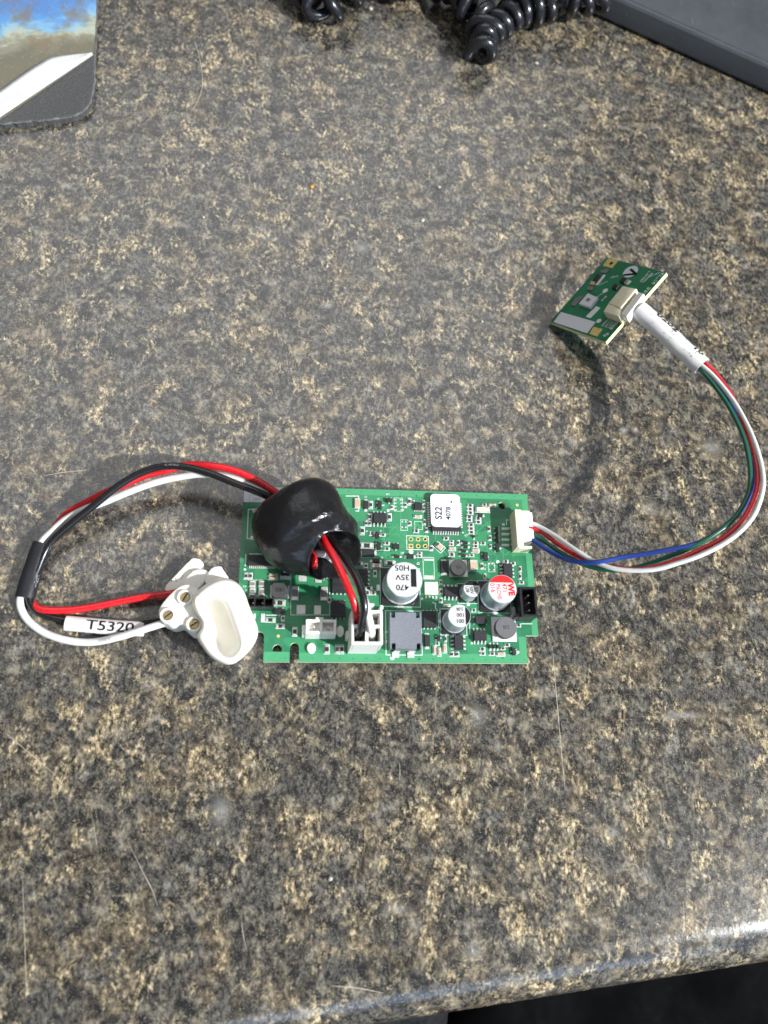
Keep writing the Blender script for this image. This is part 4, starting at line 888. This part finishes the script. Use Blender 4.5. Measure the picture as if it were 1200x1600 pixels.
# faint print and scuffs along wires and sleeve
mb = MB(); pp = rel(wpath(wht), HB)
wrap_text(mb, '300V', pp, .95, sum((Vector(a) - Vector(b)).length for a, b in zip(pp, pp[1:])) * .865, RW, 1.0, ws=1.5, lift=.02)
mb.build('lettering', 'ink_grey', ww)
mb = MB(); pp = rel(wpath(blk), HB); LL = sum((Vector(a) - Vector(b)).length for a, b in zip(pp, pp[1:])); wrap_text(mb, 'KANG', pp, .8, LL * .262, RW, 1.0, ws=1.5, lift=.02, flip=True); mb.build('lettering', 'ink_grey', wb)
mb = MB(); rr = random.Random(4); sp = rel(wpath([Z3(182, 408, 4.0), Z3(158, 470, 3.6), Z3(132, 545, 3.2), Z3(106, 640, 2.9)]), HB)
for grp in ((.08, .42), (.62, .92)):
    t = grp[0]
    while t < grp[1]:
        i = int(t * (len(sp) - 1)); p = Vector(sp[i]); tt = (Vector(sp[min(i + 1, len(sp) - 1)]) - Vector(sp[i - 1])).normalized(); u = tt.cross(Vector((0, 0, 1))).normalized(); w_ = u.cross(tt)
        for _ in range(2):
            th = rr.uniform(-1.25, -.75); q = p + u * math.sin(th) * 3.1 + w_ * math.cos(th) * 2.42 + tt * rr.uniform(-.3, .3)
            s_ = rr.uniform(.12, .3); e1 = tt * s_ * rr.uniform(.5, 1.6); e2 = (u * math.cos(th) - w_ * math.sin(th) * .78).normalized() * s_ * .5
            mb.add([tuple(q - e1 - e2), tuple(q + e1 - e2), tuple(q + e1 + e2), tuple(q - e1 + e2)], [(0, 1, 2, 3)])
        t += .018
mb.build('worn_print', 'ink_grey', slv)

# ------------------------------------------------------------------ white holder with cup and three screws
def G(x, y, z=0.0): return P(230 + x / 6.3158, 860 + y / 6.3158, z)
GB = G(600, 650, 0)
hold = thing('screw_terminal_holder', 'white moulded plastic holder with an oval cup and three brass screws', 'terminal holder', (GB[0], GB[1], 0))
def star(poly, c_, n, z, k=1.0):
    """outline resampled by direction from c_, scaled by k; returns holder-space ring"""
    q = [Vector(G(x, y, z)[:2]) for x, y in poly]; c0 = Vector(G(*c_, z)[:2]); out = []
    # smooth closed curve first
    m_ = len(q); sm = []
    for i in range(m_):
        a, b, c1, d = q[i - 1], q[i], q[(i + 1) % m_], q[(i + 2) % m_]
        for s in range(8): t = s / 8; sm.append(.5 * ((2 * b) + (c1 - a) * t + (2 * a - 5 * b + 4 * c1 - d) * t * t + (3 * b - a - 3 * c1 + d) * t ** 3))
    angs = [(math.atan2((p - c0).y, (p - c0).x), p) for p in sm]
    for i in range(n):
        th = -math.pi + 2 * math.pi * (i + .5) / n; dv = Vector((math.cos(th), math.sin(th))); best = 0.1
        for j in range(len(sm)):
            a, b = sm[j] - c0, sm[(j + 1) % len(sm)] - c0; den = dv.x * (b.y - a.y) - dv.y * (b.x - a.x)
            if abs(den) < 1e-9: continue
            s = (dv.y * a.x - dv.x * a.y) / den
            if -1e-6 <= s <= 1 + 1e-6:
                h = (a + (b - a) * s); hr = h.dot(dv)
                if hr > best: best = hr
        p = c0 + dv * best * k; out.append((p.x - GB[0], p.y - GB[1], z))
    return out
outer = [(435, 490), (500, 395), (600, 318), (700, 276), (800, 276), (900, 330), (962, 420), (1012, 560), (1062, 680), (1095, 790), (1070, 900), (1000, 1000), (905, 1088), (820, 1128), (720, 1108), (620, 1048), (540, 950), (490, 850), (528, 770), (525, 690), (470, 600)]
inner = [(500, 500), (580, 472), (680, 462), (760, 505), (800, 580), (850, 720), (905, 880), (905, 965), (850, 1030), (770, 1042), (700, 990), (662, 900), (632, 760), (560, 650)]
cc = (745, 740); n = 72
rs = [star(outer, cc, n, 1.0, .86), star(outer, cc, n, 1.6, .92), star(outer, cc, n, 4.0, .97), star(outer, cc, n, 9.0, 1.0), star(outer, cc, n, 12.5, .985), star(outer, cc, n, 14.2, .95)]
def blend(a, b, t, z): return [(p[0] * (1 - t) + q[0] * t, p[1] * (1 - t) + q[1] * t, z) for p, q in zip(a, b)]
o_ = star(outer, cc, n, 14.6, .93); i_ = star(inner, cc, n, 14.4, 1.0)
rs += [blend(o_, i_, .12, 15.0), blend(o_, i_, .45, 15.3), blend(o_, i_, .82, 14.9), blend(o_, i_, 1.0, 14.0), star(inner, cc, n, 12.5, .985), star(inner, cc, n, 10, .97), star(inner, cc, n, 8.0, .92), star(inner, cc, n, 7.2, .82), star(inner, cc, n, 6.9, .4)]
mb = MB(); mb.rings(rs); mb.build('cup', 'holder_white', hold, smooth=55)
def gpoly(pts, z): return [(G(x, y, z)[0] - GB[0], G(x, y, z)[1] - GB[1]) for x, y in pts]
def smooth_poly(pts, it=2):
    for _ in range(it):
        out = []
        for i in range(len(pts)):
            a, b = pts[i], pts[(i + 1) % len(pts)]; out += [(a[0] * .75 + b[0] * .25, a[1] * .75 + b[1] * .25), (a[0] * .25 + b[0] * .75, a[1] * .25 + b[1] * .75)]
        pts = out
    return pts
mb = MB()
mb.prism(gpoly(smooth_poly([(100, 620), (125, 545), (210, 440), (330, 335), (450, 330), (540, 420), (560, 620), (560, 770), (480, 822), (400, 790), (330, 715), (250, 755), (165, 715)]), 10.5), .5, 10.5, bev=.8)
tb = mb.build('terminal_block', 'holder_white', hold, smooth=40)
mb = MB(); mb.prism(gpoly(smooth_poly([(160, 370), (235, 290), (430, 85), (470, 72), (545, 98), (572, 185), (520, 270), (430, 350), (330, 360), (215, 430)], 1), 5), 1.5, 5.2, bev=.4); mb.build('wing', 'holder_white', hold, smooth=40)
mb = MB(); mb.prism(gpoly(smooth_poly([(430, 205), (520, 180), (605, 195), (612, 260), (520, 350), (470, 420), (400, 400), (330, 345)], 1), 7), 2.5, 7.2, bev=.6); mb.build('rib', 'holder_white', hold, smooth=40)
mb = MB(); mb.prism(gpoly(smooth_poly([(600, 215), (640, 165), (725, 148), (750, 190), (815, 285), (690, 300), (600, 350), (560, 300)], 1), 8), 1.0, 8.2, bev=.6); mb.build('tab', 'holder_white', hold, smooth=40)
for sx_, sy_, rot_ in ((370, 460, 1.1), (200, 638, .75), (460, 725, .55)):
    q = G(sx_, sy_, 11.6); c_ = (q[0] - GB[0], q[1] - GB[1])
    mb = MB(); mb.lathe([(2.55, .6), (2.55, 11.0), (2.3, 11.6), (1.75, 11.6), (1.65, 10.6)], 28, cx=c_[0], cy=c_[1], cap1=False); mb.build('boss', 'holder_white', hold, smooth=40)
    mb = MB(); mb.lathe([(1.62, 10), (1.62, 11.0), (1.4, 11.25)], 24, 0); o = mb.build('screw', 'brass', hold, (c_[0], c_[1], 0), smooth=40)
    mb = MB(); mb.box(0, 0, 11.26, 2.7, .4, .06, rot=rot_); mb.box(0, 0, 11.23, 2.6, .1, .12, rot=rot_); mb.build('slot', 'brass_dark', o)
mb = MB(); rr = random.Random(9)
for x, y in ((440, 212), (335, 272), (350, 252), (282, 277), (285, 298), (182, 355), (240, 300)):
    q = G(x, y, 5.24); mb.box(q[0] - GB[0], q[1] - GB[1], 5.215 if y > 215 else 5.215, rr.uniform(.2, .6), rr.uniform(.2, .35), .03, rot=rr.uniform(0, 3))
mb.build('ink_specks', 'ink_black', hold)

# ------------------------------------------------------------------ small sensor board, propped on one corner
def camray(px, py): return ROT @ np.array([(px - CX) / FPX, (py - CY) / FPX, 1.0])
_q = [(948.0, 402.3), (1041.6, 425.7), (946.3, 534.5), (859.3, 503.1)]
_r = [camray(*q) for q in _q]; _A = np.array([_r[1], _r[3], -_r[2]]).T; _d = np.linalg.solve(_A, _r[0])
_w = [_r[0], _d[0] * _r[1], _d[2] * _r[2], _d[1] * _r[3]]; _cz = sum(_w)[2] / 4; _s = (16.0 - CAM_H) / _cz
SCN = [Vector(tuple(q * _s + np.array([0, 0, CAM_H]))) for q in _w]       # real corner points, mm
sbu = (SCN[1] - SCN[0]); SWD = sbu.length; sbu.normalize(); sbv = (SCN[0] - SCN[3]); SHT = sbv.length; sbv = (sbv - sbu * sbv.dot(sbu)).normalized(); sbn = sbu.cross(sbv)
sc0 = sum(SCN, Vector()) / 4
sens = thing('sensor_board', 'small green circuit board with a round white sticker, tilted up at right', 'circuit board', (0, 0, 0))
Ms = Matrix((sbu, sbv, sbn)).transposed().to_4x4(); Ms.translation = sc0 * MM; sens.matrix_world = Ms
def S(zx, zy, h=0.0):
    """board-space point from the enlargement of the small board"""
    r = Vector(tuple(camray(850 + zx / 6, 390 + zy / 6))); o = Vector((0, 0, CAM_H)); t = ((sc0 + sbn * h) - o).dot(sbn) / r.dot(sbn); p = o + r * t - sc0
    return (p.dot(sbu), p.dot(sbv), h)
hw, hh = SWD / 2, SHT / 2; g1 = S(630, 128)
panel([(-hw, -hh), (hw, -hh), (hw, hh), (-hw, hh)], [], -1.6, 0, ('solder_mask_dark', 'fr4_edge_yellow'), sens)
def sbox(mb, z0_, z1_, h, t, mat=0, bev=0.0, base=0.0):
    a, b = S(*z0_, base + t), S(*z1_, base + t); mb.box((a[0] + b[0]) / 2, (a[1] + b[1]) / 2, base + t / 2, abs(a[0] - b[0]), abs(a[1] - b[1]), t, mat, bev)
def squad(mb, pts, t, mat=0): mb.prism([S(x, y)[:2] for x, y in pts], .01, t, mat)
mb = MB(); squad(mb, [(600, 85), (700, 100), (640, 175), (550, 150)], .05); mb.build('gold_pad', 'gold', sens)
mb = MB(); squad(mb, [(465, 725), (550, 745), (500, 815), (425, 790)], .05); mb.build('gold_pad', 'gold', sens)
mb = MB(); q = S(630, 130); mb.lathe([(.75, .055), (.75, .07)], 14, cx=q[0], cy=q[1]); mb.build('mounting_hole', 'ink_black', sens)
mb = MB(); squad(mb, [(160, 585), (485, 680), (405, 785), (90, 680)], .06); mb.build('bare_patch', 'label_white', sens)
mb = MB(); c_ = S(812, 208); mb.lathe([(2.55 * 1.15, .01), (2.55 * 1.15, .08)], 32, cx=c_[0], cy=c_[1]); stk = mb.build('sticker', 'label_white', sens); stk['label'] = 'round white sticker with a black V'
mb = MB(); a, b, c3 = S(750, 238, .1), S(862, 228, .1), S(812, 185, .1)
for p, q in ((a, b), (b, c3)):
    mb.box((p[0] + q[0]) / 2, (p[1] + q[1]) / 2, .1, math.hypot(p[0] - q[0], p[1] - q[1]) + .5, 1.0, .02 + (.004 if p is a else 0), rot=math.atan2(q[1] - p[1], q[0] - p[0]))
mb.build('lettering', 'ink_black', stk)
sk = MB()
for pts in ([(730, 250), (770, 262), (615, 372), (590, 352)],): pass
squad(sk, [(490, 530), (530, 548), (435, 645), (392, 628)], .05); squad(sk, [(560, 232), (580, 240), (505, 335), (482, 330)], .05); squad(sk, [(795, 283), (822, 298), (790, 330), (765, 322)], .05)
for x, y, r in ((575, 385, 1.05), (515, 668, 1.0)): c_ = S(x, y); sk.lathe([(r, .01), (r, .05)], 20, cx=c_[0], cy=c_[1])
ang = math.degrees(math.atan2(S(1100, 215)[1] - S(950, 420)[1], S(1100, 215)[0] - S(950, 420)[0]))
def mdash(z0_, z1_, cap, seed):
    """row of tiny printed characters too small to read"""
    a, b = Vector(S(*z0_)), Vector(S(*z1_)); L = (b - a).length; d = (b - a) / L; r = random.Random(seed); t = 0
    while t < L:
        w = cap * r.uniform(.45, .75); p = a + d * (t + w / 2); n_ = Vector((-d.y, d.x, 0))
        for s in (-1, 1):
            if r.random() < .85: sk.box(p.x + n_.x * s * cap * .33, p.y + n_.y * s * cap * .33, .02, w, cap * .22, .03, rot=math.atan2(d.y, d.x))
        if r.random() < .8: sk.box(p.x - d.x * w * .35, p.y - d.y * w * .35, .021, cap * .2, cap * .8, .03, rot=math.atan2(d.y, d.x))
        if r.random() < .5: sk.box(p.x + d.x * w * .35, p.y + d.y * w * .35, .022, cap * .2, cap * .8, .03, rot=math.atan2(d.y, d.x))
        t += w + cap * .3
for i, (z0_, z1_, cap) in enumerate((((925, 425), (1110, 225), 1.5), ((985, 255), (1085, 215), .6), ((930, 310), (1010, 225), .9), ((905, 300), (985, 212), .9), ((625, 745), (705, 660), 1.5), ((600, 735), (680, 640), .9), ((575, 725), (650, 635), .9), ((545, 715), (620, 630), .9), ((560, 812), (610, 785), 1.4), ((500, 445), (560, 400), .8), ((630, 260), (690, 250), .8), ((520, 330), (590, 300), .8), ((540, 480), (590, 430), .8))): mdash(z0_, z1_, cap, i)
sk.build('printed_lines', 'silk', sens)
def sq_part(name, pts, h, mats, top=None):
    mb = MB(); mb.prism([S(x, y, h)[:2] for x, y in pts], .05, h, 0, bev=.15); o = mb.build(name, mats[0], sens)
    if top: m2 = MB(); m2.prism([S(x, y, h)[:2] for x, y in top], h + .002, h + .05, 0); m2.build('window', mats[1], o)
    return o
o = sq_part('light_sensor', [(410, 408), (505, 447), (430, 540), (325, 505)], 1.4, ('label_white', 'ceramic_grey'), [(410, 450), (440, 465), (415, 490), (388, 478)])
sq_part('chip_resistor', [(295, 448), (375, 430), (285, 528), (250, 518)], .5, ('ceramic_grey',)); sq_part('chip_resistor', [(495, 225), (535, 238), (490, 300), (455, 290)], .8, ('ic_black',)); sq_part('ceramic_capacitor', [(440, 290), (480, 300), (465, 332), (425, 325)], .7, ('ceramic_tan',))
sq_part('transistor', [(735, 255), (785, 275), (750, 318), (705, 295)], .8, ('ic_black',)); sq_part('transistor', [(660, 315), (705, 330), (675, 372), (632, 355)], .8, ('ic_black',)); sq_part('ceramic_capacitor', [(415, 338), (465, 345), (450, 382), (400, 375)], .6, ('ceramic_grey',)); sq_part('chip_resistor', [(525, 190), (610, 180), (580, 220), (530, 215)], .4, ('ceramic_grey',))
# connector on the small board with the cable's plug in it
hC = 4.3
mb = MB(); mb.prism([S(x, y, hC)[:2] for x, y in [(738, 338), (866, 366), (718, 548), (606, 498)]], .06, hC, bev=.3); mb.prism([S(x, y, 3.8)[:2] for x, y in [(606, 496), (728, 538), (704, 632), (556, 576)]], .06, 3.8, bev=.4)
mb.build('wire_header', 'cream', sens, smooth=30)

# ------------------------------------------------------------------ sensor cable
SB0 = P(1000, 700, 0)
scb = thing('sensor_cable', 'thin white, red, green and blue cable arching from main board to small board', 'cable', (SB0[0], SB0[1], 0))
def Y5(x, y, z): return (780 + x / 2.857, 540 + y / 2.857, z)
rw = .8
zc = lambda t: t
Wp = [Y5(85, 782, 9.5), Y5(125, 788, 10), Y5(180, 808, 11), Y5(250, 850, 14), Y5(330, 905, 18), Y5(410, 955, 21), Y5(500, 992, 24), Y5(600, 1004, 27), Y5(700, 998, 30), Y5(800, 970, 33), Y5(900, 935, 36), Y5(1000, 885, 38.5), Y5(1080, 825, 40.5), Y5(1140, 750, 42), Y5(1172, 660, 42), Y5(1178, 590, 41), Y5(1162, 500, 39.5), Y5(1128, 400, 37.5), Y5(1078, 300, 35), Y5(1030, 225, 33), Y5(960, 140, 30.5), Y5(905, 90, 29), Y5(840, 40, 27.8), Y5(650, -130, 25)]
Rp = [Y5(85, 808, 9.2), Y5(125, 812, 9.6), Y5(190, 832, 10.4), Y5(260, 885, 13), Y5(340, 935, 16), Y5(420, 968, 19), Y5(520, 990, 22), Y5(620, 1000, 25), Y5(720, 980, 29), Y5(800, 955, 32), Y5(900, 910, 35.4), Y5(1000, 858, 38), Y5(1090, 772, 40), Y5(1140, 670, 41), Y5(1153, 590, 40.3), Y5(1140, 490, 38.8), Y5(1112, 395, 36), Y5(1078, 310, 33.4), Y5(1032, 215, 31.6), Y5(975, 135, 30.2), Y5(918, 78, 29.2), Y5(855, 25, 27.8), Y5(665, -140, 25.2)]
Gp = [Y5(85, 832, 9), Y5(125, 838, 9.2), Y5(175, 856, 10), Y5(250, 908, 12), Y5(320, 950, 14.4), Y5(400, 985, 17), Y5(480, 1001, 20), Y5(560, 1000, 23), Y5(650, 980, 26), Y5(750, 945, 30), Y5(850, 905, 34), Y5(950, 850, 36.8), Y5(1040, 780, 39), Y5(1100, 690, 40), Y5(1122, 600, 39.6), Y5(1110, 480, 38), Y5(1080, 380, 35.4), Y5(1030, 280, 33), Y5(980, 205, 31), Y5(925, 135, 29.2), Y5(888, 95, 28), Y5(825, 45, 27), Y5(655, -110, 25)]
Up = [Y5(85, 852, 8.8), Y5(120, 858, 9), Y5(155, 872, 10), Y5(220, 915, 12.6), Y5(300, 955, 16), Y5(380, 968, 19), Y5(450, 965, 22), Y5(550, 945, 25), Y5(650, 930, 28), Y5(750, 912, 31), Y5(850, 893, 33.6), Y5(930, 862, 35), Y5(1010, 805, 36.6), Y5(1085, 725, 38), Y5(1128, 640, 38.6), Y5(1132, 560, 38.2), Y5(1118, 460, 36), Y5(1082, 350, 33), Y5(1010, 235, 30), Y5(950, 160, 28), Y5(890, 100, 26.5), Y5(820, 40, 26), Y5(645, -100, 24.6)]
# wire heights shaped so their cast shadows merge into two darker bands
LW = np.array([math.cos(math.radians(-29)), math.sin(math.radians(-29))]) / math.tan(math.radians(41))
def ground(x, y, z): return P(x, y, z)[:2] - z * LW
def fit_shadow(pts, off):
    ref = [ground(*q) for q in dense_w]
    out = []
    for k, (x, y, z) in enumerate(pts):
        best = z
        if z > 15 and 3 < k < len(pts) - 4:
            cand = []
            for dz in np.arange(-5, 5.01, .25):
                g = ground(x, y, z + dz); d = min(math.hypot(g[0] - r[0], g[1] - r[1]) for r in ref); cand.append((abs(d - off) + .05 * abs(dz), z + dz))
            best = min(cand)[1]
        out.append([x, y, best])
    for _ in range(2):
        for k in range(4, len(out) - 4): out[k][2] = (out[k - 1][2] + 2 * out[k][2] + out[k + 1][2]) / 4
    return [tuple(o) for o in out]
dense_w = [tuple(v) for v in spline(Wp, 8)]
Rp = fit_shadow(Rp, .2); Gp = fit_shadow(Gp, 2.3); Up = fit_shadow(Up, 2.3)
for pts, mt in ((Wp, 'wire_white'), (Rp, 'wire_red'), (Gp, 'wire_green'), (Up, 'wire_blue')): wire(pts, rw, mt, scb, SB0, 10)
# plug at the main board end
_wx = lambda x, y: (x * cB - y * sB + BC[0] - SB0[0], x * sB + y * cB + BC[1] - SB0[1])
q = _wx(jx + 3.6, jy + .9); mb = MB(); mb.box(0, 0, ZB + 3.9, 5.6, jl - 3.2, 5.0, bev=.25)
mb.box(.6, 2.2, ZB + 6.3, 3.4, 1.2, .5, bev=.15); mb.box(.6, -2.2, ZB + 6.3, 3.4, 1.2, .5, bev=.15)
pl = mb.build('plug', 'nylon', scb, (q[0], q[1], 0), BROT); pl['label'] = 'white plug in the socket of the main board'
# plug at the small board end: follows that board's tilt
mb = MB(); mb.prism([S(x, y, 3.6)[:2] for x, y in [(885, 395), (935, 415), (775, 630), (720, 600)]], .5, 3.6, bev=.3)
pv = [Ms.to_3x3() @ Vector(v) + sc0 - Vector((SB0[0], SB0[1], 0)) for v in mb.v]; mb.v = [tuple(v) for v in pv]
pl = mb.build('plug', 'nylon', scb); pl['label'] = 'white plug in the socket of the small board'
# white sleeve over the wires beside the small board
s_a = P(998, 484, 26.5); s_b = P(1032, 513, 27.6); s_c = P(1066, 545, 28.2); s_d = P(1097, 572, 29.2)
sp = rel(spline([tuple(s_a), tuple(s_b), tuple(s_c), tuple(s_d)], 8), SB0)
mb = MB(); nn = 24
def ringat(i, r):
    p = Vector(sp[i]); t = (Vector(sp[min(i + 1, len(sp) - 1)]) - Vector(sp[max(i - 1, 0)])).normalized(); u = t.cross(Vector((0, 0, 1))).normalized(); w_ = u.cross(t)
    return [tuple(p + u * math.cos(2 * math.pi * k / nn) * r + w_ * math.sin(2 * math.pi * k / nn) * r * .86) for k in range(nn)]
L_ = len(sp) - 1
mb.rings([ringat(0, 3.0)] + [ringat(i, 3.55 + .05 * math.sin(i)) for i in range(L_ + 1)] + [ringat(L_, 3.1), ringat(L_ - 4, 3.1), ringat(L_ - 8, 2.9)], 0)
slw = mb.build('sleeve', 'sleeve_white', scb, smooth=50); slw['label'] = 'white printed sleeve round the wires beside the small board'
mb = MB(); LLs = sum((Vector(a) - Vector(b)).length for a, b in zip(sp, sp[1:]))
wrap_text(mb, '0202', sp, 3.0, LLs * .36, 3.58, .86, ws=1.25, bold=.03, ang=-.62, lift=.05); wrap_text(mb, '10', sp, 3.0, LLs * .86, 3.58, .86, ws=1.2, bold=.03, ang=-.62, lift=.04)
rr = random.Random(2)
for _ in range(26):
    t = rr.uniform(.1, .95); i = int(t * L_); th = rr.uniform(-.6, .9); p = Vector(sp[i]); tt = (Vector(sp[min(i + 1, L_)]) - Vector(sp[max(i - 1, 0)])).normalized(); u = tt.cross(Vector((0, 0, 1))).normalized(); w_ = u.cross(tt)
    q = p + u * math.sin(th) * 3.62 + w_ * math.cos(th) * 3.62 * .87; s_ = rr.uniform(.05, .16); e1, e2 = tt * s_ * rr.uniform(.6, 2), u * s_
    mb.add([tuple(q - e1 - e2), tuple(q + e1 - e2), tuple(q + e1 + e2), tuple(q - e1 + e2)], [(0, 1, 2, 3)])
mb.build('lettering', 'ink_black', slw)

# ------------------------------------------------------------------ worn mat at the upper left
MBs = P(60, 100, 0); TH = 3.2
matt = thing('worn_mat', 'worn blue printed mat with its torn corner folded back white, upper left', 'mat', (MBs[0], MBs[1], 0))
def Mp(px, py, z): p = P(px, py, z); return (p[0] - MBs[0], p[1] - MBs[1])
base = [Mp(x, y, TH) for x, y in ((153, -60), (150, 30), (148, 80), (147, 120), (144, 148), (139, 162), (128, 174), (110, 181), (80, 185), (40, 188), (0, 191), (-80, 196), (-200, 200), (-200, -60))]
rr = random.Random(6); fine = []
for a, b in zip(base, base[1:] + base[:1]):
    nseg = max(1, int(math.dist(a, b) / 1.2)) if math.dist(a, b) < 40 else 30
    for k in range(nseg): t = k / nseg; fine.append((a[0] + (b[0] - a[0]) * t + rr.uniform(-.3, .3), a[1] + (b[1] - a[1]) * t + rr.uniform(-.3, .3)))
mb = MB(); mb.prism(fine, .02, TH, bev=.35); mb.build('foam_base', 'mat_foam', matt)
mb = MB(); ed = [(fine[k][0] + rr.uniform(-.15, .15), fine[k][1] + rr.uniform(-.15, .15), TH - .7 + rr.uniform(-.2, .2)) for k in range(len(fine)) if fine[k][1] > -60 and fine[k][0] > -60 and math.hypot(*fine[k]) < 75]
ed = [e for e in ed if not (e[0] < -40 and e[1] > 0)]
fr = random.Random(3); mb.tube(ed, .42, 6, rfun=lambda t: fr.uniform(.35, 1.25)); mb.build('frayed_edge', 'frayed', matt, smooth=80)
# printed sheet left of the fold line
f0, f1 = (-10, 193), (146, 86)
sheet = [Mp(x, y, TH + .3) for x, y in ((151.5, -60), (149.5, 30), (147, 70), f1, f0, (-200, 203), (-200, -60))]
mb = MB(); mb.prism(sheet, TH + .02, TH + .4, bev=.08); mb.build('printed_sheet', 'mat_print', matt)
mb = MB(); a, b = Vector(Mp(-10, 191, TH)), Vector(Mp(144, 87.5, TH)); nv = 26; cols = []
tip = Vector(Mp(103, 80, TH + 1.5)); bot = Vector(Mp(2, 160, TH + 1.5))
for i in range(nv + 1):
    t = i / nv; p = a.lerp(b, t)
    # width of the folded flap, perpendicular to the fold
    d = (b - a).normalized(); nrm = Vector((-d.y, d.x))
    wdt = 9.5 * min(1, t / .12) * (1 if t < .72 else max(0, 1 - ((t - .72) / .28) ** 1.3))
    col = []
    for k in range(11):
        s = k / 10; ang = -math.pi / 2 + math.pi * min(1, s * 2.2); R0 = .75
        if s < 1 / 2.2: x, z = -R0 * math.cos(ang) * 1.0, TH + .45 + R0 + R0 * math.sin(ang)
        else: x, z = (s - 1 / 2.2) / (1 - 1 / 2.2) * wdt, TH + .45 + 2 * R0 - .35 * math.sin((s - .45) * 2.5) + .25 * math.sin(t * 9 + s * 3) * s
        q = p + nrm * x; col.append((q.x, q.y, z))
    cols.append(col)
vs = [v for c in cols for v in c]; fs = [(i * 11 + k, i * 11 + k + 1, (i + 1) * 11 + k + 1, (i + 1) * 11 + k) for i in range(nv) for k in range(10)]
mb.add(vs, fs); fo = mb.build('folded_flap', 'paper_white', matt, smooth=60); fo['label'] = 'white underside of the sheet, folded back'
so = fo.modifiers.new('thickness', 'SOLIDIFY'); so.thickness = .00025

# ------------------------------------------------------------------ dark grey device, upper right
a, b = P(920, 16, 2.2), P(1200, 142, 2.2); dv = Vector((b - a)[:2]).normalized(); nv_ = Vector((-dv.y, dv.x)); DB = (float(a[0]), float(a[1]))
dev = thing('desk_device', 'dark grey scuffed plastic device with a stepped edge, upper right corner', 'device', (DB[0], DB[1], 0))
def dprof(pr, l0, l1): return [[(dv.x * l + nv_.x * s, dv.y * l + nv_.y * s, z) for s, z in pr] for l in (l0, l0 + 3, l1)]
mb = MB(); pr = [(1.5, .8), (.2, 2.0), (0, 2.6), (.6, 11.2), (1.2, 12.2), (2.2, 12.6), (2.4, 12.35), (2.7, 12.35), (2.9, 12.7), (42, 16.5), (44, 15.8), (44.5, 14), (120, 20), (120, .8)]
mb.rings(dprof(pr, -70, 230)); mb.build('body', 'device_grey', dev, smooth=25)
mb = MB(); mb.rings(dprof([(3, .02), (3, 1.0), (118, 1.0), (118, .02)], -66, 226)); mb.build('rubber_foot', 'rubber_base', dev)
mb = MB(); mb.rings(dprof([(46, 14.4), (46, 15.2), (110, 20.6), (110, 19.4)], 30, 226)); mb.build('key_panel', 'plastic_black', dev)

# ------------------------------------------------------------------ coiled cord along the top
CB = P(700, 0, 0); cord = thing('coiled_cord', 'black coiled telephone cord bunched along the top edge of the counter', 'cord', (CB[0], CB[1], 0))
def coil(axis, R0, r, pitch, name='coil', ph=0.0, irr=1.0):
    ap = spline([tuple(P(x, y, z)) for x, y, z in axis], 30); L = [0]
    for p, q in zip(ap, ap[1:]): L.append(L[-1] + (q - p).length)
    tot = L[-1]; N_ = int(tot / pitch * 22); pts = []
    u = None; j = 0
    for i in range(N_ + 1):
        d = tot * i / N_
        while j < len(L) - 2 and L[j + 1] < d: j += 1
        p = ap[j].lerp(ap[j + 1], (d - L[j]) / max(1e-6, L[j + 1] - L[j])); t = (ap[min(j + 2, len(ap) - 1)] - ap[max(j - 1, 0)]).normalized()
        if u is None: u = t.cross(Vector((0, 0, 1))).normalized()
        u = (u - t * u.dot(t)).normalized(); v = t.cross(u); th = 2 * math.pi * d / pitch + ph
        k_ = irr * (.22 * math.sin(th * .37 + ph * 3) + .14 * math.sin(th * .81 + 1)); th += irr * 1.1 * math.sin(th * .23 + ph)
        pts.append(p + u * (math.cos(th) * R0 * (1 + k_) + irr * 1.6 * math.sin(th * .31)) + v * (math.sin(th) * R0 * (1 - k_ * .3)) + Vector((0, 0, abs(k_) * 2)))
    mb = MB(); mb.tube(rel(pts, CB), r, 9); mb.build(name, 'cord_black', cord, smooth=60)
coil([(425, -80, 9), (468, -30, 8), (490, 4, 7.2), (505, 18, 7.2), (522, 16, 7.6), (540, -4, 9), (556, -45, 10)], 4.4, 2.4, 8.0, ph=1.0)
coil([(560, -80, 9), (590, -40, 8), (625, -26, 7.6), (670, -28, 8), (715, -14, 9), (738, 8, 11), (752, 30, 10)], 4.8, 2.5, 6.4)
coil([(743, 88, 7.4), (757, 64, 7.8), (772, 40, 8.4), (800, 22, 8.4), (840, 14, 8.4), (875, 2, 8.4), (912, -28, 9), (950, -80, 10)], 5.2, 2.6, 7.0, ph=2.6)
coil([(690, -55, 17), (750, -36, 19), (820, -28, 19), (880, -36, 18)], 5.0, 2.5, 6.6, ph=.7)
coil([(872, -30, 15), (888, 0, 14), (906, 12, 12), (930, -6, 13), (960, -60, 14)], 4.4, 2.3, 8.0, ph=1.7)
